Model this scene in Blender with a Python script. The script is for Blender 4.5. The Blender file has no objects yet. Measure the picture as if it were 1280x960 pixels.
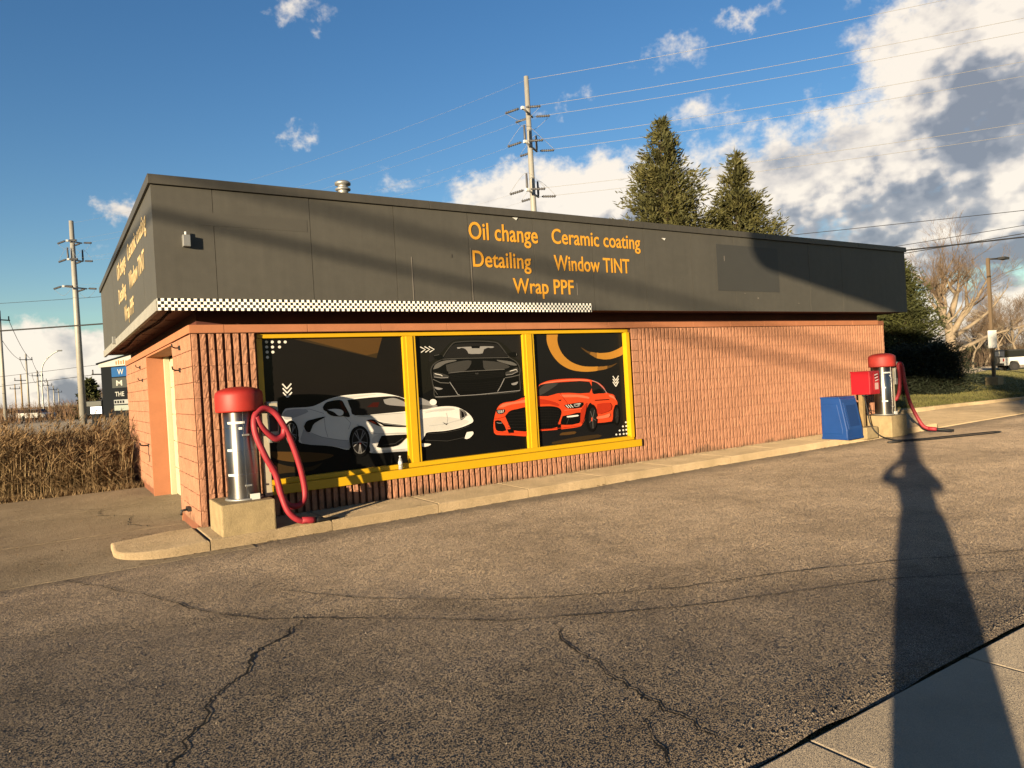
import bpy, bmesh, math, random
import numpy as np
from mathutils import Vector, Matrix, noise as mnoise

# ------------------------------------------------------------------ camera
SC = bpy.context.scene
COL = SC.collection
FPX, CAMH = 890.0, 1.78
def _v(px, py): return np.array([px-640.0, -(py-480.0), -FPX])
_X = _v(2007, 395); _X /= np.linalg.norm(_X)          # along the shop front
_Y = _v(62, 507); _Y = _Y-_Y.dot(_X)*_X; _Y /= np.linalg.norm(_Y)   # into the depth, along the side wall
_Z = np.cross(_X, _Y)
RM = np.array([_X, _Y, _Z])
CP = np.array([0, 0, CAMH])
cam = bpy.data.cameras.new('camera'); cam_o = bpy.data.objects.new('camera', cam); COL.objects.link(cam_o)
cam.sensor_width = 36.0; cam.lens = FPX/1280*36.0; cam.clip_start = 0.02; cam.clip_end = 4000
cam_o.matrix_world = Matrix([[RM[0][0], RM[0][1], RM[0][2], 0], [RM[1][0], RM[1][1], RM[1][2], 0],
                             [RM[2][0], RM[2][1], RM[2][2], CAMH], [0, 0, 0, 1]])
SC.camera = cam_o
def ray(px, py): return RM @ _v(px, py)
def on_y(px, py, y): d = ray(px, py); return CP+d*(y/d[1])      # measured point on a plane y = const
def on_z(px, py, z=0.0): d = ray(px, py); return CP+d*((z-CAMH)/d[2])
def depth(px, py, dep): return CP+RM @ (_v(px, py)/FPX*dep)       # measured point at a given distance

# ------------------------------------------------------------------ sun and sky
SUN_EL, SUN_AZ = math.radians(6.8), math.radians(61.6)            # light travels towards azimuth 61.6 deg from +y to +x
LDIR = Vector((math.sin(SUN_AZ)*math.cos(SUN_EL), math.cos(SUN_AZ)*math.cos(SUN_EL), -math.sin(SUN_EL)))
sun = bpy.data.lights.new('sun', 'SUN'); sun.energy = 5.0; sun.angle = math.radians(0.5); sun.color = (1.0, 0.80, 0.52)
sun_o = bpy.data.objects.new('sun', sun); COL.objects.link(sun_o)
sun_o.rotation_euler = LDIR.to_track_quat('-Z', 'Y').to_euler()
SC.view_settings.view_transform = 'Standard'; SC.view_settings.look = 'None'
SC.view_settings.gamma = 1.0; SC.view_settings.exposure = 1.75; SC.view_settings.use_curve_mapping = False
SC.render.engine = 'CYCLES'; SC.cycles.max_bounces = 6; SC.cycles.diffuse_bounces = 3; SC.cycles.glossy_bounces = 3

W = bpy.data.worlds.new('World'); SC.world = W; W.use_nodes = True
W.cycles.sampling_method = 'MANUAL'; W.cycles.sample_map_resolution = 256
wn, wl = W.node_tree.nodes, W.node_tree.links
for n in list(wn): wn.remove(n)
def N(t, **k):
    n = wn.new(t)
    for a, b in k.items(): setattr(n, a, b)
    return n
def setin(node, i, v):
    if v is None: return
    if isinstance(v, bpy.types.NodeSocket): wl.new(v, node.inputs[i])
    else: node.inputs[i].default_value = v
def MA(op, a, b=None, c=None, clamp=False):
    n = N('ShaderNodeMath', operation=op, use_clamp=clamp); setin(n, 0, a); setin(n, 1, b); setin(n, 2, c); return n.outputs[0]
def VM(op, a, b=None, c=None):
    n = N('ShaderNodeVectorMath', operation=op); setin(n, 0, a); setin(n, 1, b); setin(n, 2, c)
    return n.outputs['Value'] if op == 'LENGTH' else n.outputs[0]
sky = N('ShaderNodeTexSky', sky_type='NISHITA', sun_disc=False, sun_elevation=SUN_EL, sun_rotation=SUN_AZ+math.pi)
sky.altitude = 200; sky.air_density = 1.0; sky.dust_density = 0.3; sky.ozone_density = 2.0
tc = N('ShaderNodeTexCoord')
sep = N('ShaderNodeSeparateXYZ'); wl.new(tc.outputs['Generated'], sep.inputs[0])
az = MA('ARCTAN2', sep.outputs[0], sep.outputs[1]); el = MA('ARCSINE', sep.outputs[2])
cmb = N('ShaderNodeCombineXYZ'); wl.new(az, cmb.inputs[0]); wl.new(el, cmb.inputs[1]); P0 = cmb.outputs[0]
wrp = N('ShaderNodeTexNoise', noise_dimensions='2D'); wrp.inputs['Scale'].default_value = 17; wrp.inputs['Detail'].default_value = 5; wrp.inputs['Roughness'].default_value = .62; wl.new(P0, wrp.inputs['Vector'])
WOFF = VM('MULTIPLY', VM('SUBTRACT', wrp.outputs['Color'], (.5, .5, .5)), (.10, .07, 0))
def azel(px, py):
    d = ray(px, py); d = d/np.linalg.norm(d); return math.atan2(d[0], d[1]), math.asin(d[2])
# cloud banks: centre and half-size, measured as directions (azimuth, elevation)
BLOBS = [(1225, 85, 195, 135), (1340, 60, 280, 190), (1100, 205, 290, 78), (930, 250, 300, 80), (730, 255, 220, 62), (1250, 262, 320, 80), (1500, 250, 300, 110),
         (865, 138, 46, 24), (150, 262, 50, 26), (118, 308, 34, 14), (70, 440, 130, 42), (-60, 450, 160, 60), (520, 229, 46, 16), (368, 8, 44, 16), (365, 166, 22, 9),
         (845, 68, 34, 16), (935, 14, 30, 9), (715, 122, 20, 9), (692, 146, 18, 9), (1230, 395, 150, 60), (300, 420, 200, 45), (60, 485, 240, 50), (1180, 300, 240, 60)]
CB = []
for (x, y, rx, ry) in BLOBS:
    a, e = azel(x, y); k = math.cos(math.atan2(x-640, 890))
    CB.append((a, e, rx/890*k*k, ry/890*k, .80 if rx < 35 else (.74 if rx < 48 else (.35 if rx < 70 else .0))))
CB += [(1.9, .30, .5, .14, 0), (2.7, .18, .5, .10, 0), (-.9, .30, .3, .08, .2)]
def fbm(p, scale, detail, rough, dist=0.0):
    v = VM('MULTIPLY', p, (1.0, 1.45, 1.0))
    n = N('ShaderNodeTexNoise', noise_dimensions='2D'); n.inputs['Scale'].default_value = scale
    n.inputs['Detail'].default_value = detail; n.inputs['Roughness'].default_value = rough; n.inputs['Distortion'].default_value = dist
    wl.new(v, n.inputs['Vector']); return n.outputs['Fac']
def density(p, f, f2, blobs):
    d = None
    for (a, e, sa, se, thin) in blobs:
        q = VM('MULTIPLY_ADD', p, (1/sa, 1/se, 0), (-a/sa, -e/se, 0)); l = VM('LENGTH', q)
        if thin: l = MA('MULTIPLY_ADD', l, 1-thin, thin)
        d = l if d is None else MA('SMOOTH_MIN', d, l, 0.25)
    big = MA('MAXIMUM', MA('SUBTRACT', 1.0, d), -1.3)
    t = MA('MULTIPLY_ADD', f, 1.7, -.80)
    t = MA('ADD', t, MA('MULTIPLY_ADD', f2, 1.5, -.80))
    return MA('MULTIPLY_ADD', big, 2.3, t)
f0 = fbm(P0, 7.0, 5, 0.58); g0 = fbm(P0, 30.0, 4, 0.6)
d0 = density(VM('ADD', P0, WOFF), f0, g0, CB)
P1 = VM('ADD', P0, (-0.045, 0.06, 0)); f1 = fbm(P1, 7.0, 4, 0.55); g1 = fbm(P1, 30.0, 2, 0.5); d1 = density(VM('ADD', P1, WOFF), f1, g1, CB[:7]+[CB[8], CB[10]])
alpha = N('ShaderNodeMapRange', interpolation_type='SMOOTHSTEP'); wl.new(d0, alpha.inputs[0])
alpha.inputs[1].default_value = -0.05; alpha.inputs[2].default_value = 1.0
shade = N('ShaderNodeMapRange', interpolation_type='SMOOTHSTEP'); wl.new(d1, shade.inputs[0])
shade.inputs[1].default_value = 0.25; shade.inputs[2].default_value = 2.0
relief = MA('ADD', MA('MULTIPLY', MA('SUBTRACT', f1, f0), 1.5), MA('MULTIPLY', MA('SUBTRACT', g1, g0), .55))
sh = MA('ADD', shade.outputs[0], relief, clamp=True)
cr = N('ShaderNodeValToRGB'); wl.new(sh, cr.inputs[0])
els = cr.color_ramp.elements
els[0].position = 0.0; els[0].color = (1.0, .90, .77, 1)
els[1].position = 1.0; els[1].color = (.25, .275, .325, 1)
e_ = els.new(.32); e_.color = (.74, .68, .62, 1)
e_ = els.new(.62); e_.color = (.40, .41, .44, 1)
CLOUD = 5.4
csc = N('ShaderNodeVectorMath', operation='SCALE'); wl.new(cr.outputs[0], csc.inputs[0]); csc.inputs[3].default_value = CLOUD
mixc = N('ShaderNodeMix', data_type='RGBA'); wl.new(MA('MULTIPLY', alpha.outputs[0], .94), mixc.inputs[0])
hs = N('ShaderNodeHueSaturation'); hs.inputs['Saturation'].default_value = 1.26; hs.inputs['Hue'].default_value = .512; wl.new(sky.outputs[0], hs.inputs['Color']); wl.new(hs.outputs[0], mixc.inputs[6]); wl.new(csc.outputs[0], mixc.inputs[7])
bg = N('ShaderNodeBackground'); wl.new(mixc.outputs[2], bg.inputs[0]); bg.inputs[1].default_value = 0.058
out = N('ShaderNodeOutputWorld'); wl.new(bg.outputs[0], out.inputs[0])

# ------------------------------------------------------------------ helpers
RNG = random.Random(7); NR = np.random.default_rng(11)
class MB:
    def __init__(s): s.v = []; s.f = []; s.m = []; s.sm = []
    def face(s, pts, m=0, smooth=False):
        i = len(s.v); s.v += [tuple(p) for p in pts]; s.f.append(tuple(range(i, i+len(pts)))); s.m.append(m); s.sm.append(smooth); return s
    def box(s, a, b, m=0, M=None, bev=0.0):
        x0, y0, z0 = a; x1, y1, z1 = b
        if bev > 0:
            B = bmesh.new(); bmesh.ops.create_cube(B, size=1.0)
            for v in B.verts: v.co = Vector((x0+(v.co.x+.5)*(x1-x0), y0+(v.co.y+.5)*(y1-y0), z0+(v.co.z+.5)*(z1-z0)))
            bmesh.ops.bevel(B, geom=list(B.edges), offset=bev, segments=2, affect='EDGES', profile=.6)
            B.verts.index_update(); i = len(s.v)
            s.v += [tuple(v.co if M is None else M @ v.co) for v in B.verts]
            for f in B.faces: s.f.append(tuple(i+v.index for v in f.verts)); s.m.append(m); s.sm.append(False)
            B.free(); return s
        P = [(x0, y0, z0), (x1, y0, z0), (x1, y1, z0), (x0, y1, z0), (x0, y0, z1), (x1, y0, z1), (x1, y1, z1), (x0, y1, z1)]
        if M is not None: P = [tuple(M @ Vector(p)) for p in P]
        i = len(s.v); s.v += P
        for q in ((3, 2, 1, 0), (4, 5, 6, 7), (0, 1, 5, 4), (1, 2, 6, 5), (2, 3, 7, 6), (3, 0, 4, 7)):
            s.f.append(tuple(i+k for k in q)); s.m.append(m); s.sm.append(False)
        return s
    def tube(s, path, rad, n=8, m=0, caps=True, smooth=True, squash=None):
        path = [Vector(p) for p in path]; L = len(path)
        if not hasattr(rad, '__len__'): rad = [rad]*L
        up = Vector((0, 0, 1)); i0 = len(s.v); prev = None
        for k in range(L):
            t = (path[min(k+1, L-1)]-path[max(k-1, 0)]).normalized()
            if prev is None:
                a = t.cross(up)
                if a.length < 1e-3: a = t.cross(Vector((1, 0, 0)))
                a.normalize()
            else:
                a = prev-t*prev.dot(t); a.normalize()
            prev = a; b = t.cross(a)
            for j in range(n):
                q = 2*math.pi*j/n
                s.v.append(tuple(path[k]+(a*math.cos(q)+b*math.sin(q))*rad[k]))
        for k in range(L-1):
            for j in range(n):
                s.f.append((i0+k*n+j, i0+k*n+(j+1) % n, i0+(k+1)*n+(j+1) % n, i0+(k+1)*n+j)); s.m.append(m); s.sm.append(smooth)
        if caps:
            s.f.append(tuple(i0+n-1-j for j in range(n))); s.m.append(m); s.sm.append(False)
            s.f.append(tuple(i0+(L-1)*n+j for j in range(n))); s.m.append(m); s.sm.append(False)
        return s
    def lathe(s, c, prof, n=32, m=0, smooth=True):
        cx, cy, cz = c; i0 = len(s.v); L = len(prof)
        for (r, z) in prof:
            for j in range(n):
                q = 2*math.pi*j/n; s.v.append((cx+r*math.cos(q), cy+r*math.sin(q), cz+z))
        for k in range(L-1):
            for j in range(n):
                s.f.append((i0+k*n+j, i0+k*n+(j+1) % n, i0+(k+1)*n+(j+1) % n, i0+(k+1)*n+j)); s.m.append(m); s.sm.append(smooth)
        s.f.append(tuple(i0+n-1-j for j in range(n))); s.m.append(m); s.sm.append(False)
        s.f.append(tuple(i0+(L-1)*n+j for j in range(n))); s.m.append(m); s.sm.append(False)
        return s
    def prism(s, poly, axis_pt, m=0):
        """poly: list of 3d points, extruded by vector axis_pt"""
        a = [Vector(p) for p in poly]; e = Vector(axis_pt); n = len(a); i = len(s.v)
        s.v += [tuple(p) for p in a]+[tuple(p+e) for p in a]
        s.f.append(tuple(i+k for k in range(n))); s.f.append(tuple(i+n+n-1-k for k in range(n)))
        s.m += [m, m]; s.sm += [False, False]
        for k in range(n):
            s.f.append((i+(k+1) % n, i+k, i+n+k, i+n+(k+1) % n)); s.m.append(m); s.sm.append(False)
        return s
    def mesh(s, name, mats, recalc=True):
        me = bpy.data.meshes.new(name); me.from_pydata(s.v, [], s.f)
        mats = mats if isinstance(mats, (list, tuple)) else [mats]
        for mm in mats: me.materials.append(mm)
        me.polygons.foreach_set('material_index', s.m); me.polygons.foreach_set('use_smooth', s.sm)
        if recalc:
            b = bmesh.new(); b.from_mesh(me); bmesh.ops.recalc_face_normals(b, faces=b.faces); b.to_mesh(me); b.free()
        me.update(); return me
    def build(s, name, mats, parent=None, recalc=True): return link(name, s.mesh(name, mats, recalc), parent)
def link(name, me, parent=None):
    o = bpy.data.objects.new(name, me); COL.objects.link(o)
    if parent is not None: o.parent = parent; o.matrix_parent_inverse = par_inv(parent)
    return o
def par_inv(p): return p.matrix_basis.inverted() if p.parent is None else Matrix()
def empty(name, loc=(0, 0, 0)):
    o = bpy.data.objects.new(name, None); COL.objects.link(o); o.location = loc; o.empty_display_size = .2; return o
def tag(o, label=None, cat=None, group=None, kind=None):
    if label: o['label'] = label
    if cat: o['category'] = cat
    if group: o['group'] = group
    if kind: o['kind'] = kind
    return o
def copy_tree(o, parent=None):
    c = o.copy(); COL.objects.link(c)
    if parent is not None: c.parent = parent
    for ch in [q for q in COL.objects if q.parent == o]: copy_tree(ch, c)
    return c
def raw_mesh(name, V, F, mats, mi=None, smooth=False):
    """fast mesh from numpy arrays; F is (n,3) or (n,4)"""
    me = bpy.data.meshes.new(name); V = np.asarray(V, dtype=np.float32); F = np.asarray(F, dtype=np.int32); k = F.shape[1]
    me.vertices.add(len(V)); me.vertices.foreach_set('co', V.ravel())
    me.loops.add(F.size); me.loops.foreach_set('vertex_index', F.ravel())
    me.polygons.add(len(F)); me.polygons.foreach_set('loop_start', np.arange(0, F.size, k, dtype=np.int32))
    me.polygons.foreach_set('loop_total', np.full(len(F), k, dtype=np.int32))
    for mm in (mats if isinstance(mats, (list, tuple)) else [mats]): me.materials.append(mm)
    if mi is not None: me.polygons.foreach_set('material_index', np.asarray(mi, dtype=np.int32))
    me.polygons.foreach_set('use_smooth', np.full(len(F), smooth))
    me.update(calc_edges=True); me.validate(); return me
def spline(pts, n=8):
    P = [Vector(p) for p in pts]; P = [P[0]*2-P[1]]+P+[P[-1]*2-P[-2]]; o = []
    for i in range(1, len(P)-2):
        for k in range(n):
            t = k/n; a, b, c, d = P[i-1], P[i], P[i+1], P[i+2]
            o.append(.5*((2*b)+(-a+c)*t+(2*a-5*b+4*c-d)*t*t+(-a+3*b-3*c+d)*t**3))
    o.append(P[-2]); return o

# ------------------------------------------------------------------ materials
ALB = .54        # paint and foliage colours below were picked from the picture; this brings them to the level of the real surfaces
def mat(name, col, rough=.7, metal=0.0, var=0.0, vscale=3.0, col2=None, bump=0.0, bscale=40.0, bdist=.01, spec=.3, coord='Object', fine=0.0, fscale=120.0, detail=6, drough=0.0, facet=0.0, facscale=90.0):
    if metal < .9 and not facet:
        col = tuple(c*ALB for c in col); col2 = tuple(c*ALB for c in col2) if col2 else None
    m = bpy.data.materials.new(name); m.use_nodes = True; nt = m.node_tree; p = nt.nodes['Principled BSDF']
    p.inputs['Base Color'].default_value = (*col, 1); p.inputs['Roughness'].default_value = rough; p.inputs['Metallic'].default_value = metal
    p.inputs['Specular IOR Level'].default_value = spec
    if drough and 'Diffuse Roughness' in p.inputs: p.inputs['Diffuse Roughness'].default_value = drough
    if var or col2 or bump or fine:
        t = nt.nodes.new('ShaderNodeTexCoord'); src = t.outputs[coord]
        if coord == 'World':
            pass
        if var or col2:
            n = nt.nodes.new('ShaderNodeTexNoise'); n.inputs['Scale'].default_value = vscale; n.inputs['Detail'].default_value = detail; n.inputs['Roughness'].default_value = .62
            nt.links.new(src, n.inputs['Vector'])
            r = nt.nodes.new('ShaderNodeValToRGB'); nt.links.new(n.outputs['Fac'], r.inputs[0])
            c2 = col2 or tuple(c*(1-var) for c in col); c1 = tuple(min(1, c*(1+var)) for c in col) if not col2 else col
            r.color_ramp.elements[0].position = .3; r.color_ramp.elements[0].color = (*c2, 1)
            r.color_ramp.elements[1].position = .7; r.color_ramp.elements[1].color = (*c1, 1)
            last = r.outputs[0]
            if fine:
                n2 = nt.nodes.new('ShaderNodeTexNoise'); n2.inputs['Scale'].default_value = fscale; n2.inputs['Detail'].default_value = 3
                nt.links.new(src, n2.inputs['Vector'])
                mr = nt.nodes.new('ShaderNodeMapRange'); nt.links.new(n2.outputs['Fac'], mr.inputs[0])
                mr.inputs[1].default_value = .3; mr.inputs[2].default_value = .7; mr.inputs[3].default_value = 1-fine; mr.inputs[4].default_value = 1+fine
                vm = nt.nodes.new('ShaderNodeVectorMath'); vm.operation = 'SCALE'; nt.links.new(last, vm.inputs[0]); nt.links.new(mr.outputs[0], vm.inputs[3]); last = vm.outputs[0]
            nt.links.new(last, p.inputs['Base Color'])
        if bump:
            b = nt.nodes.new('ShaderNodeBump'); b.inputs['Strength'].default_value = bump; b.inputs['Distance'].default_value = bdist
            n3 = nt.nodes.new('ShaderNodeTexNoise'); n3.inputs['Scale'].default_value = bscale; n3.inputs['Detail'].default_value = 5; n3.inputs['Roughness'].default_value = .6
            nt.links.new(src, n3.inputs['Vector']); nt.links.new(n3.outputs['Fac'], b.inputs['Height']); nt.links.new(b.outputs[0], p.inputs['Normal'])
    if facet:                                            # every grain is a small facet with its own tilt
        g = nt.nodes.new('ShaderNodeNewGeometry'); v = nt.nodes.new('ShaderNodeTexVoronoi'); v.inputs['Scale'].default_value = facscale
        t2 = nt.nodes.new('ShaderNodeTexCoord'); nt.links.new(t2.outputs[coord], v.inputs['Vector'])
        a = nt.nodes.new('ShaderNodeVectorMath'); a.operation = 'SUBTRACT'; nt.links.new(v.outputs['Color'], a.inputs[0]); a.inputs[1].default_value = (.5, .5, .5)
        b = nt.nodes.new('ShaderNodeVectorMath'); b.operation = 'MULTIPLY_ADD'; nt.links.new(a.outputs[0], b.inputs[0]); b.inputs[1].default_value = (facet,)*3; nt.links.new(g.outputs['Normal'], b.inputs[2])
        c = nt.nodes.new('ShaderNodeVectorMath'); c.operation = 'NORMALIZE'; nt.links.new(b.outputs[0], c.inputs[0]); nt.links.new(c.outputs[0], p.inputs['Normal'])
    return m
M = {}
M['block'] = mat('painted split block', (.49, .240, .148), .85, var=.12, vscale=4, bump=.9, bscale=150, bdist=.006, fine=.16, fscale=110, spec=.15)
def weather(m, c=(.085, .055, .035), z0=.13, h=.34, amt=.75):
    """splash dirt with a ragged outline low on the wall, and pale scuffs"""
    nt = m.node_tree; p = nt.nodes['Principled BSDF']; src = p.inputs['Base Color'].links[0].from_socket; L = nt.links
    g = nt.nodes.new('ShaderNodeNewGeometry'); sx = nt.nodes.new('ShaderNodeSeparateXYZ'); L.new(g.outputs['Position'], sx.inputs[0])
    n = nt.nodes.new('ShaderNodeTexNoise'); n.inputs['Scale'].default_value = 2.6; n.inputs['Detail'].default_value = 6; n.inputs['Roughness'].default_value = .7; L.new(g.outputs['Position'], n.inputs['Vector'])
    a = nt.nodes.new('ShaderNodeMath'); a.operation = 'MULTIPLY_ADD'; L.new(n.outputs['Fac'], a.inputs[0]); a.inputs[1].default_value = -h*2.2; L.new(sx.outputs[2], a.inputs[2])
    r = nt.nodes.new('ShaderNodeMapRange'); r.interpolation_type = 'SMOOTHSTEP'; L.new(a.outputs[0], r.inputs[0]); r.inputs[1].default_value = z0+h*.35-h*1.1; r.inputs[2].default_value = z0-h*1.1-.02; r.inputs[3].default_value = 0; r.inputs[4].default_value = amt
    mx = nt.nodes.new('ShaderNodeMix'); mx.data_type = 'RGBA'; L.new(r.outputs[0], mx.inputs[0]); L.new(src, mx.inputs[6]); mx.inputs[7].default_value = (*c, 1)
    n2 = nt.nodes.new('ShaderNodeTexNoise'); n2.inputs['Scale'].default_value = 1.3; n2.inputs['Detail'].default_value = 9; n2.inputs['Roughness'].default_value = .72; L.new(g.outputs['Position'], n2.inputs['Vector'])
    r2 = nt.nodes.new('ShaderNodeMapRange'); L.new(n2.outputs['Fac'], r2.inputs[0]); r2.inputs[1].default_value = .60; r2.inputs[2].default_value = .74; r2.inputs[3].default_value = 0; r2.inputs[4].default_value = .55
    m2 = nt.nodes.new('ShaderNodeMix'); m2.data_type = 'RGBA'; L.new(r2.outputs[0], m2.inputs[0]); L.new(mx.outputs[2], m2.inputs[6]); m2.inputs[7].default_value = (.36, .20, .13, 1)
    L.new(m2.outputs[2], p.inputs['Base Color'])
def streaks(m, amt=.16):
    nt = m.node_tree; p = nt.nodes['Principled BSDF']; src = p.inputs['Base Color'].links[0].from_socket; L = nt.links
    g = nt.nodes.new('ShaderNodeNewGeometry'); mp = nt.nodes.new('ShaderNodeMapping'); mp.inputs['Scale'].default_value = (7, 7, .45); L.new(g.outputs['Position'], mp.inputs[0])
    n = nt.nodes.new('ShaderNodeTexNoise'); n.inputs['Scale'].default_value = 1.6; n.inputs['Detail'].default_value = 7; n.inputs['Roughness'].default_value = .65; L.new(mp.outputs[0], n.inputs['Vector'])
    r = nt.nodes.new('ShaderNodeMapRange'); L.new(n.outputs['Fac'], r.inputs[0]); r.inputs[1].default_value = .32; r.inputs[2].default_value = .68; r.inputs[3].default_value = 1-amt; r.inputs[4].default_value = 1+amt
    v = nt.nodes.new('ShaderNodeVectorMath'); v.operation = 'SCALE'; L.new(src, v.inputs[0]); L.new(r.outputs[0], v.inputs[3]); L.new(v.outputs[0], p.inputs['Base Color'])
def per_block(m, amt=.055):
    nt = m.node_tree; p = nt.nodes['Principled BSDF']; src = p.inputs['Base Color'].links[0].from_socket; L = nt.links
    g = nt.nodes.new('ShaderNodeNewGeometry'); a = nt.nodes.new('ShaderNodeVectorMath'); a.operation = 'MULTIPLY_ADD'; L.new(g.outputs['Position'], a.inputs[0]); a.inputs[1].default_value = (2.5, 2.5, 4.902); a.inputs[2].default_value = (-3.8, -24.33, -.637)
    f = nt.nodes.new('ShaderNodeVectorMath'); f.operation = 'FLOOR'; L.new(a.outputs[0], f.inputs[0]); w = nt.nodes.new('ShaderNodeTexWhiteNoise'); L.new(f.outputs[0], w.inputs['Vector'])
    r = nt.nodes.new('ShaderNodeMapRange'); L.new(w.outputs['Value'], r.inputs[0]); r.inputs[3].default_value = 1-amt; r.inputs[4].default_value = 1+amt
    v = nt.nodes.new('ShaderNodeVectorMath'); v.operation = 'SCALE'; L.new(src, v.inputs[0]); L.new(r.outputs[0], v.inputs[3]); L.new(v.outputs[0], p.inputs['Base Color'])
per_block(M['block']); weather(M['block'])
M['block_smooth'] = mat('painted smooth block', (.50, .20, .10), .75, var=.08, vscale=3, bump=.3, bscale=90, bdist=.004, spec=.25)
M['mortar'] = mat('painted mortar', (.26, .095, .050), .9, var=.15, vscale=12, bump=.4, bscale=80)
M['maroon'] = mat('maroon soffit paint', (.11, .030, .020), .7, var=.3, vscale=1.5, bump=.1, bscale=30)
M['fascia'] = mat('grey fascia paint', (.088, .083, .071), .62, var=.09, vscale=1.1, bump=.06, bscale=25, bdist=.01, fine=.05, fscale=8, spec=.35)
M['fascia_patch'] = mat('repainted fascia square', (.056, .056, .053), .6, var=.05, vscale=2, spec=.35)
M['fascia_patch2'] = mat('faintly repainted fascia', (.082, .077, .066), .6, var=.06, vscale=2, spec=.35)
M['coping'] = mat('dark metal coping', (.070, .064, .053), .55, var=.08, vscale=2, spec=.4)
streaks(M['fascia'], .055); streaks(M['coping'], .10)
M['joint'] = mat('dark joint', (.02, .018, .016), .9)
M['whiteboard'] = mat('weathered white board', (.34, .33, .30), .7, var=.12, vscale=6, bump=.1)
M['yellow'] = mat('yellow gloss paint', (.72, .42, .004), .45, var=.05, vscale=4, bump=.05, bscale=60, spec=.45)
M['cream'] = mat('cream paint', (.66, .60, .40), .55, var=.05, vscale=3)
M['letter'] = mat('orange vinyl lettering', (.80, .38, .035), .5, var=.05, vscale=9)
M['letter_old'] = mat('sun bleached orange vinyl', (.66, .50, .27), .6, var=.2, vscale=14)
M['steel'] = mat('stainless steel', (.40, .385, .365), .24, 1.0, var=.05, vscale=7, bump=.04, bscale=8, bdist=.01)
_p = M['steel'].node_tree.nodes['Principled BSDF']; _p.inputs['Roughness'].default_value = .42; _p.inputs['Anisotropic'].default_value = .9; _p.inputs['Anisotropic Rotation'].default_value = .25
_t = M['steel'].node_tree.nodes.new('ShaderNodeTangent'); _t.direction_type = 'RADIAL'; _t.axis = 'Z'; M['steel'].node_tree.links.new(_t.outputs[0], _p.inputs['Tangent'])
M['galv'] = mat('galvanised steel', (.46, .46, .45), .5, .7, var=.12, vscale=5)
M['polesteel'] = mat('weathered steel pole', (.40, .385, .35), .6, .25, var=.10, vscale=2)
M['darkmetal'] = mat('dark hardware', (.045, .043, .042), .6, .3)
M['redcap'] = mat('red fibreglass', (.46, .030, .020), .55, col2=(.33, .016, .012), vscale=3.5, bump=.06, bscale=25, spec=.35)
M['redcap_dull'] = mat('faded red fibreglass', (.36, .030, .024), .6, var=.2, vscale=4, spec=.3)
M['redhose'] = mat('red rubber hose', (.34, .022, .036), .5, var=.12, vscale=12, bump=.12, bscale=130, bdist=.003)
_h = M['redhose'].node_tree; _w = _h.nodes.new('ShaderNodeTexNoise'); _w.inputs['Scale'].default_value = 22; _r = _h.nodes.new('ShaderNodeMapRange'); _h.links.new(_w.outputs['Fac'], _r.inputs[0]); _r.inputs[3].default_value = .38; _r.inputs[4].default_value = .75; _h.links.new(_r.outputs[0], _h.nodes['Principled BSDF'].inputs['Roughness'])
M['redbox'] = mat('red painted steel', (.42, .007, .018), .4, var=.06, vscale=5, spec=.45)
M['blue'] = mat('blue moulded plastic', (.008, .060, .26), .42, var=.08, vscale=3, bump=.05, bscale=40, spec=.45)
M['blue_dark'] = mat('dark blue recess plastic', (.008, .045, .19), .5)
M['black'] = mat('black rubber', (.015, .015, .015), .6)
M['white'] = mat('white plastic', (.78, .78, .76), .5)
M['beige'] = mat('beige painted steel', (.50, .44, .33), .55, var=.06, vscale=4)
M['wood'] = mat('weathered timber', (.32, .22, .10), .8, var=.2, vscale=8, bump=.3, bscale=30)
M['concrete'] = mat('old concrete', (.285, .215, .135), .92, col2=(.20, .15, .09), vscale=2.2, bump=.55, bscale=70, bdist=.008, fine=.14, fscale=90, spec=.15, drough=1.0, facet=0.7, facscale=220)
M['concrete_base'] = mat('tan cast concrete', (.40, .305, .17), .9, var=.18, vscale=6, bump=.5, bscale=55, bdist=.01, fine=.12, fscale=110, spec=.15)
M['sidewalk'] = mat('sidewalk concrete', (.27, .222, .165), .92, var=.14, vscale=1.2, bump=.5, bscale=160, bdist=.003, fine=.16, fscale=220, spec=.15, drough=1.0, facet=0.7, facscale=520)
M['apron'] = mat('stained concrete apron', (.205, .16, .108), .92, col2=(.13, .10, .066), vscale=.9, bump=.5, bscale=60, bdist=.008, fine=.12, fscale=90, spec=.15, drough=1.0, facet=0.9, facscale=220)
M['crack'] = mat('open crack', (.012, .011, .010), .95)
M['bark'] = mat('grey brown bark', (.30, .235, .165), .9, var=.25, vscale=3, bump=.5, bscale=14, bdist=.03)
M['twig'] = mat('bare twigs', (.24, .165, .105), .9, var=.25, vscale=.8)
M['sbark'] = mat('spruce bark', (.14, .095, .06), .9)
M['reed'] = mat('dry reed', (.40, .27, .135), .85, col2=(.19, .12, .058), vscale=1.7)
M['plume'] = mat('reed plume', (.22, .14, .068), .9, var=.3, vscale=2)
M['glass'] = mat('dark car glass', (.015, .017, .02), .08, spec=.6)
M['carwhite'] = mat('white car paint', (.75, .74, .71), .3, spec=.5)
M['tyre'] = mat('tyre', (.02, .02, .02), .85)
M['wire'] = mat('aluminium conductor', (.30, .29, .28), .5, .3)
M['cable'] = mat('black cable', (.02, .02, .022), .7)
M['insul'] = mat('grey insulator', (.10, .10, .11), .5)
def needle_mat(name, c1, c2):
    m = mat(name, c1, .75, col2=c2, vscale=1.1, spec=.25, detail=4); return m
M['needle'] = needle_mat('spruce needles', (.120, .108, .030), (.046, .052, .017))
M['needle2'] = needle_mat('green fir needles', (.075, .080, .018), (.035, .042, .012))
M['needle3'] = needle_mat('yew needles', (.022, .030, .012), (.012, .018, .008))
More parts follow.
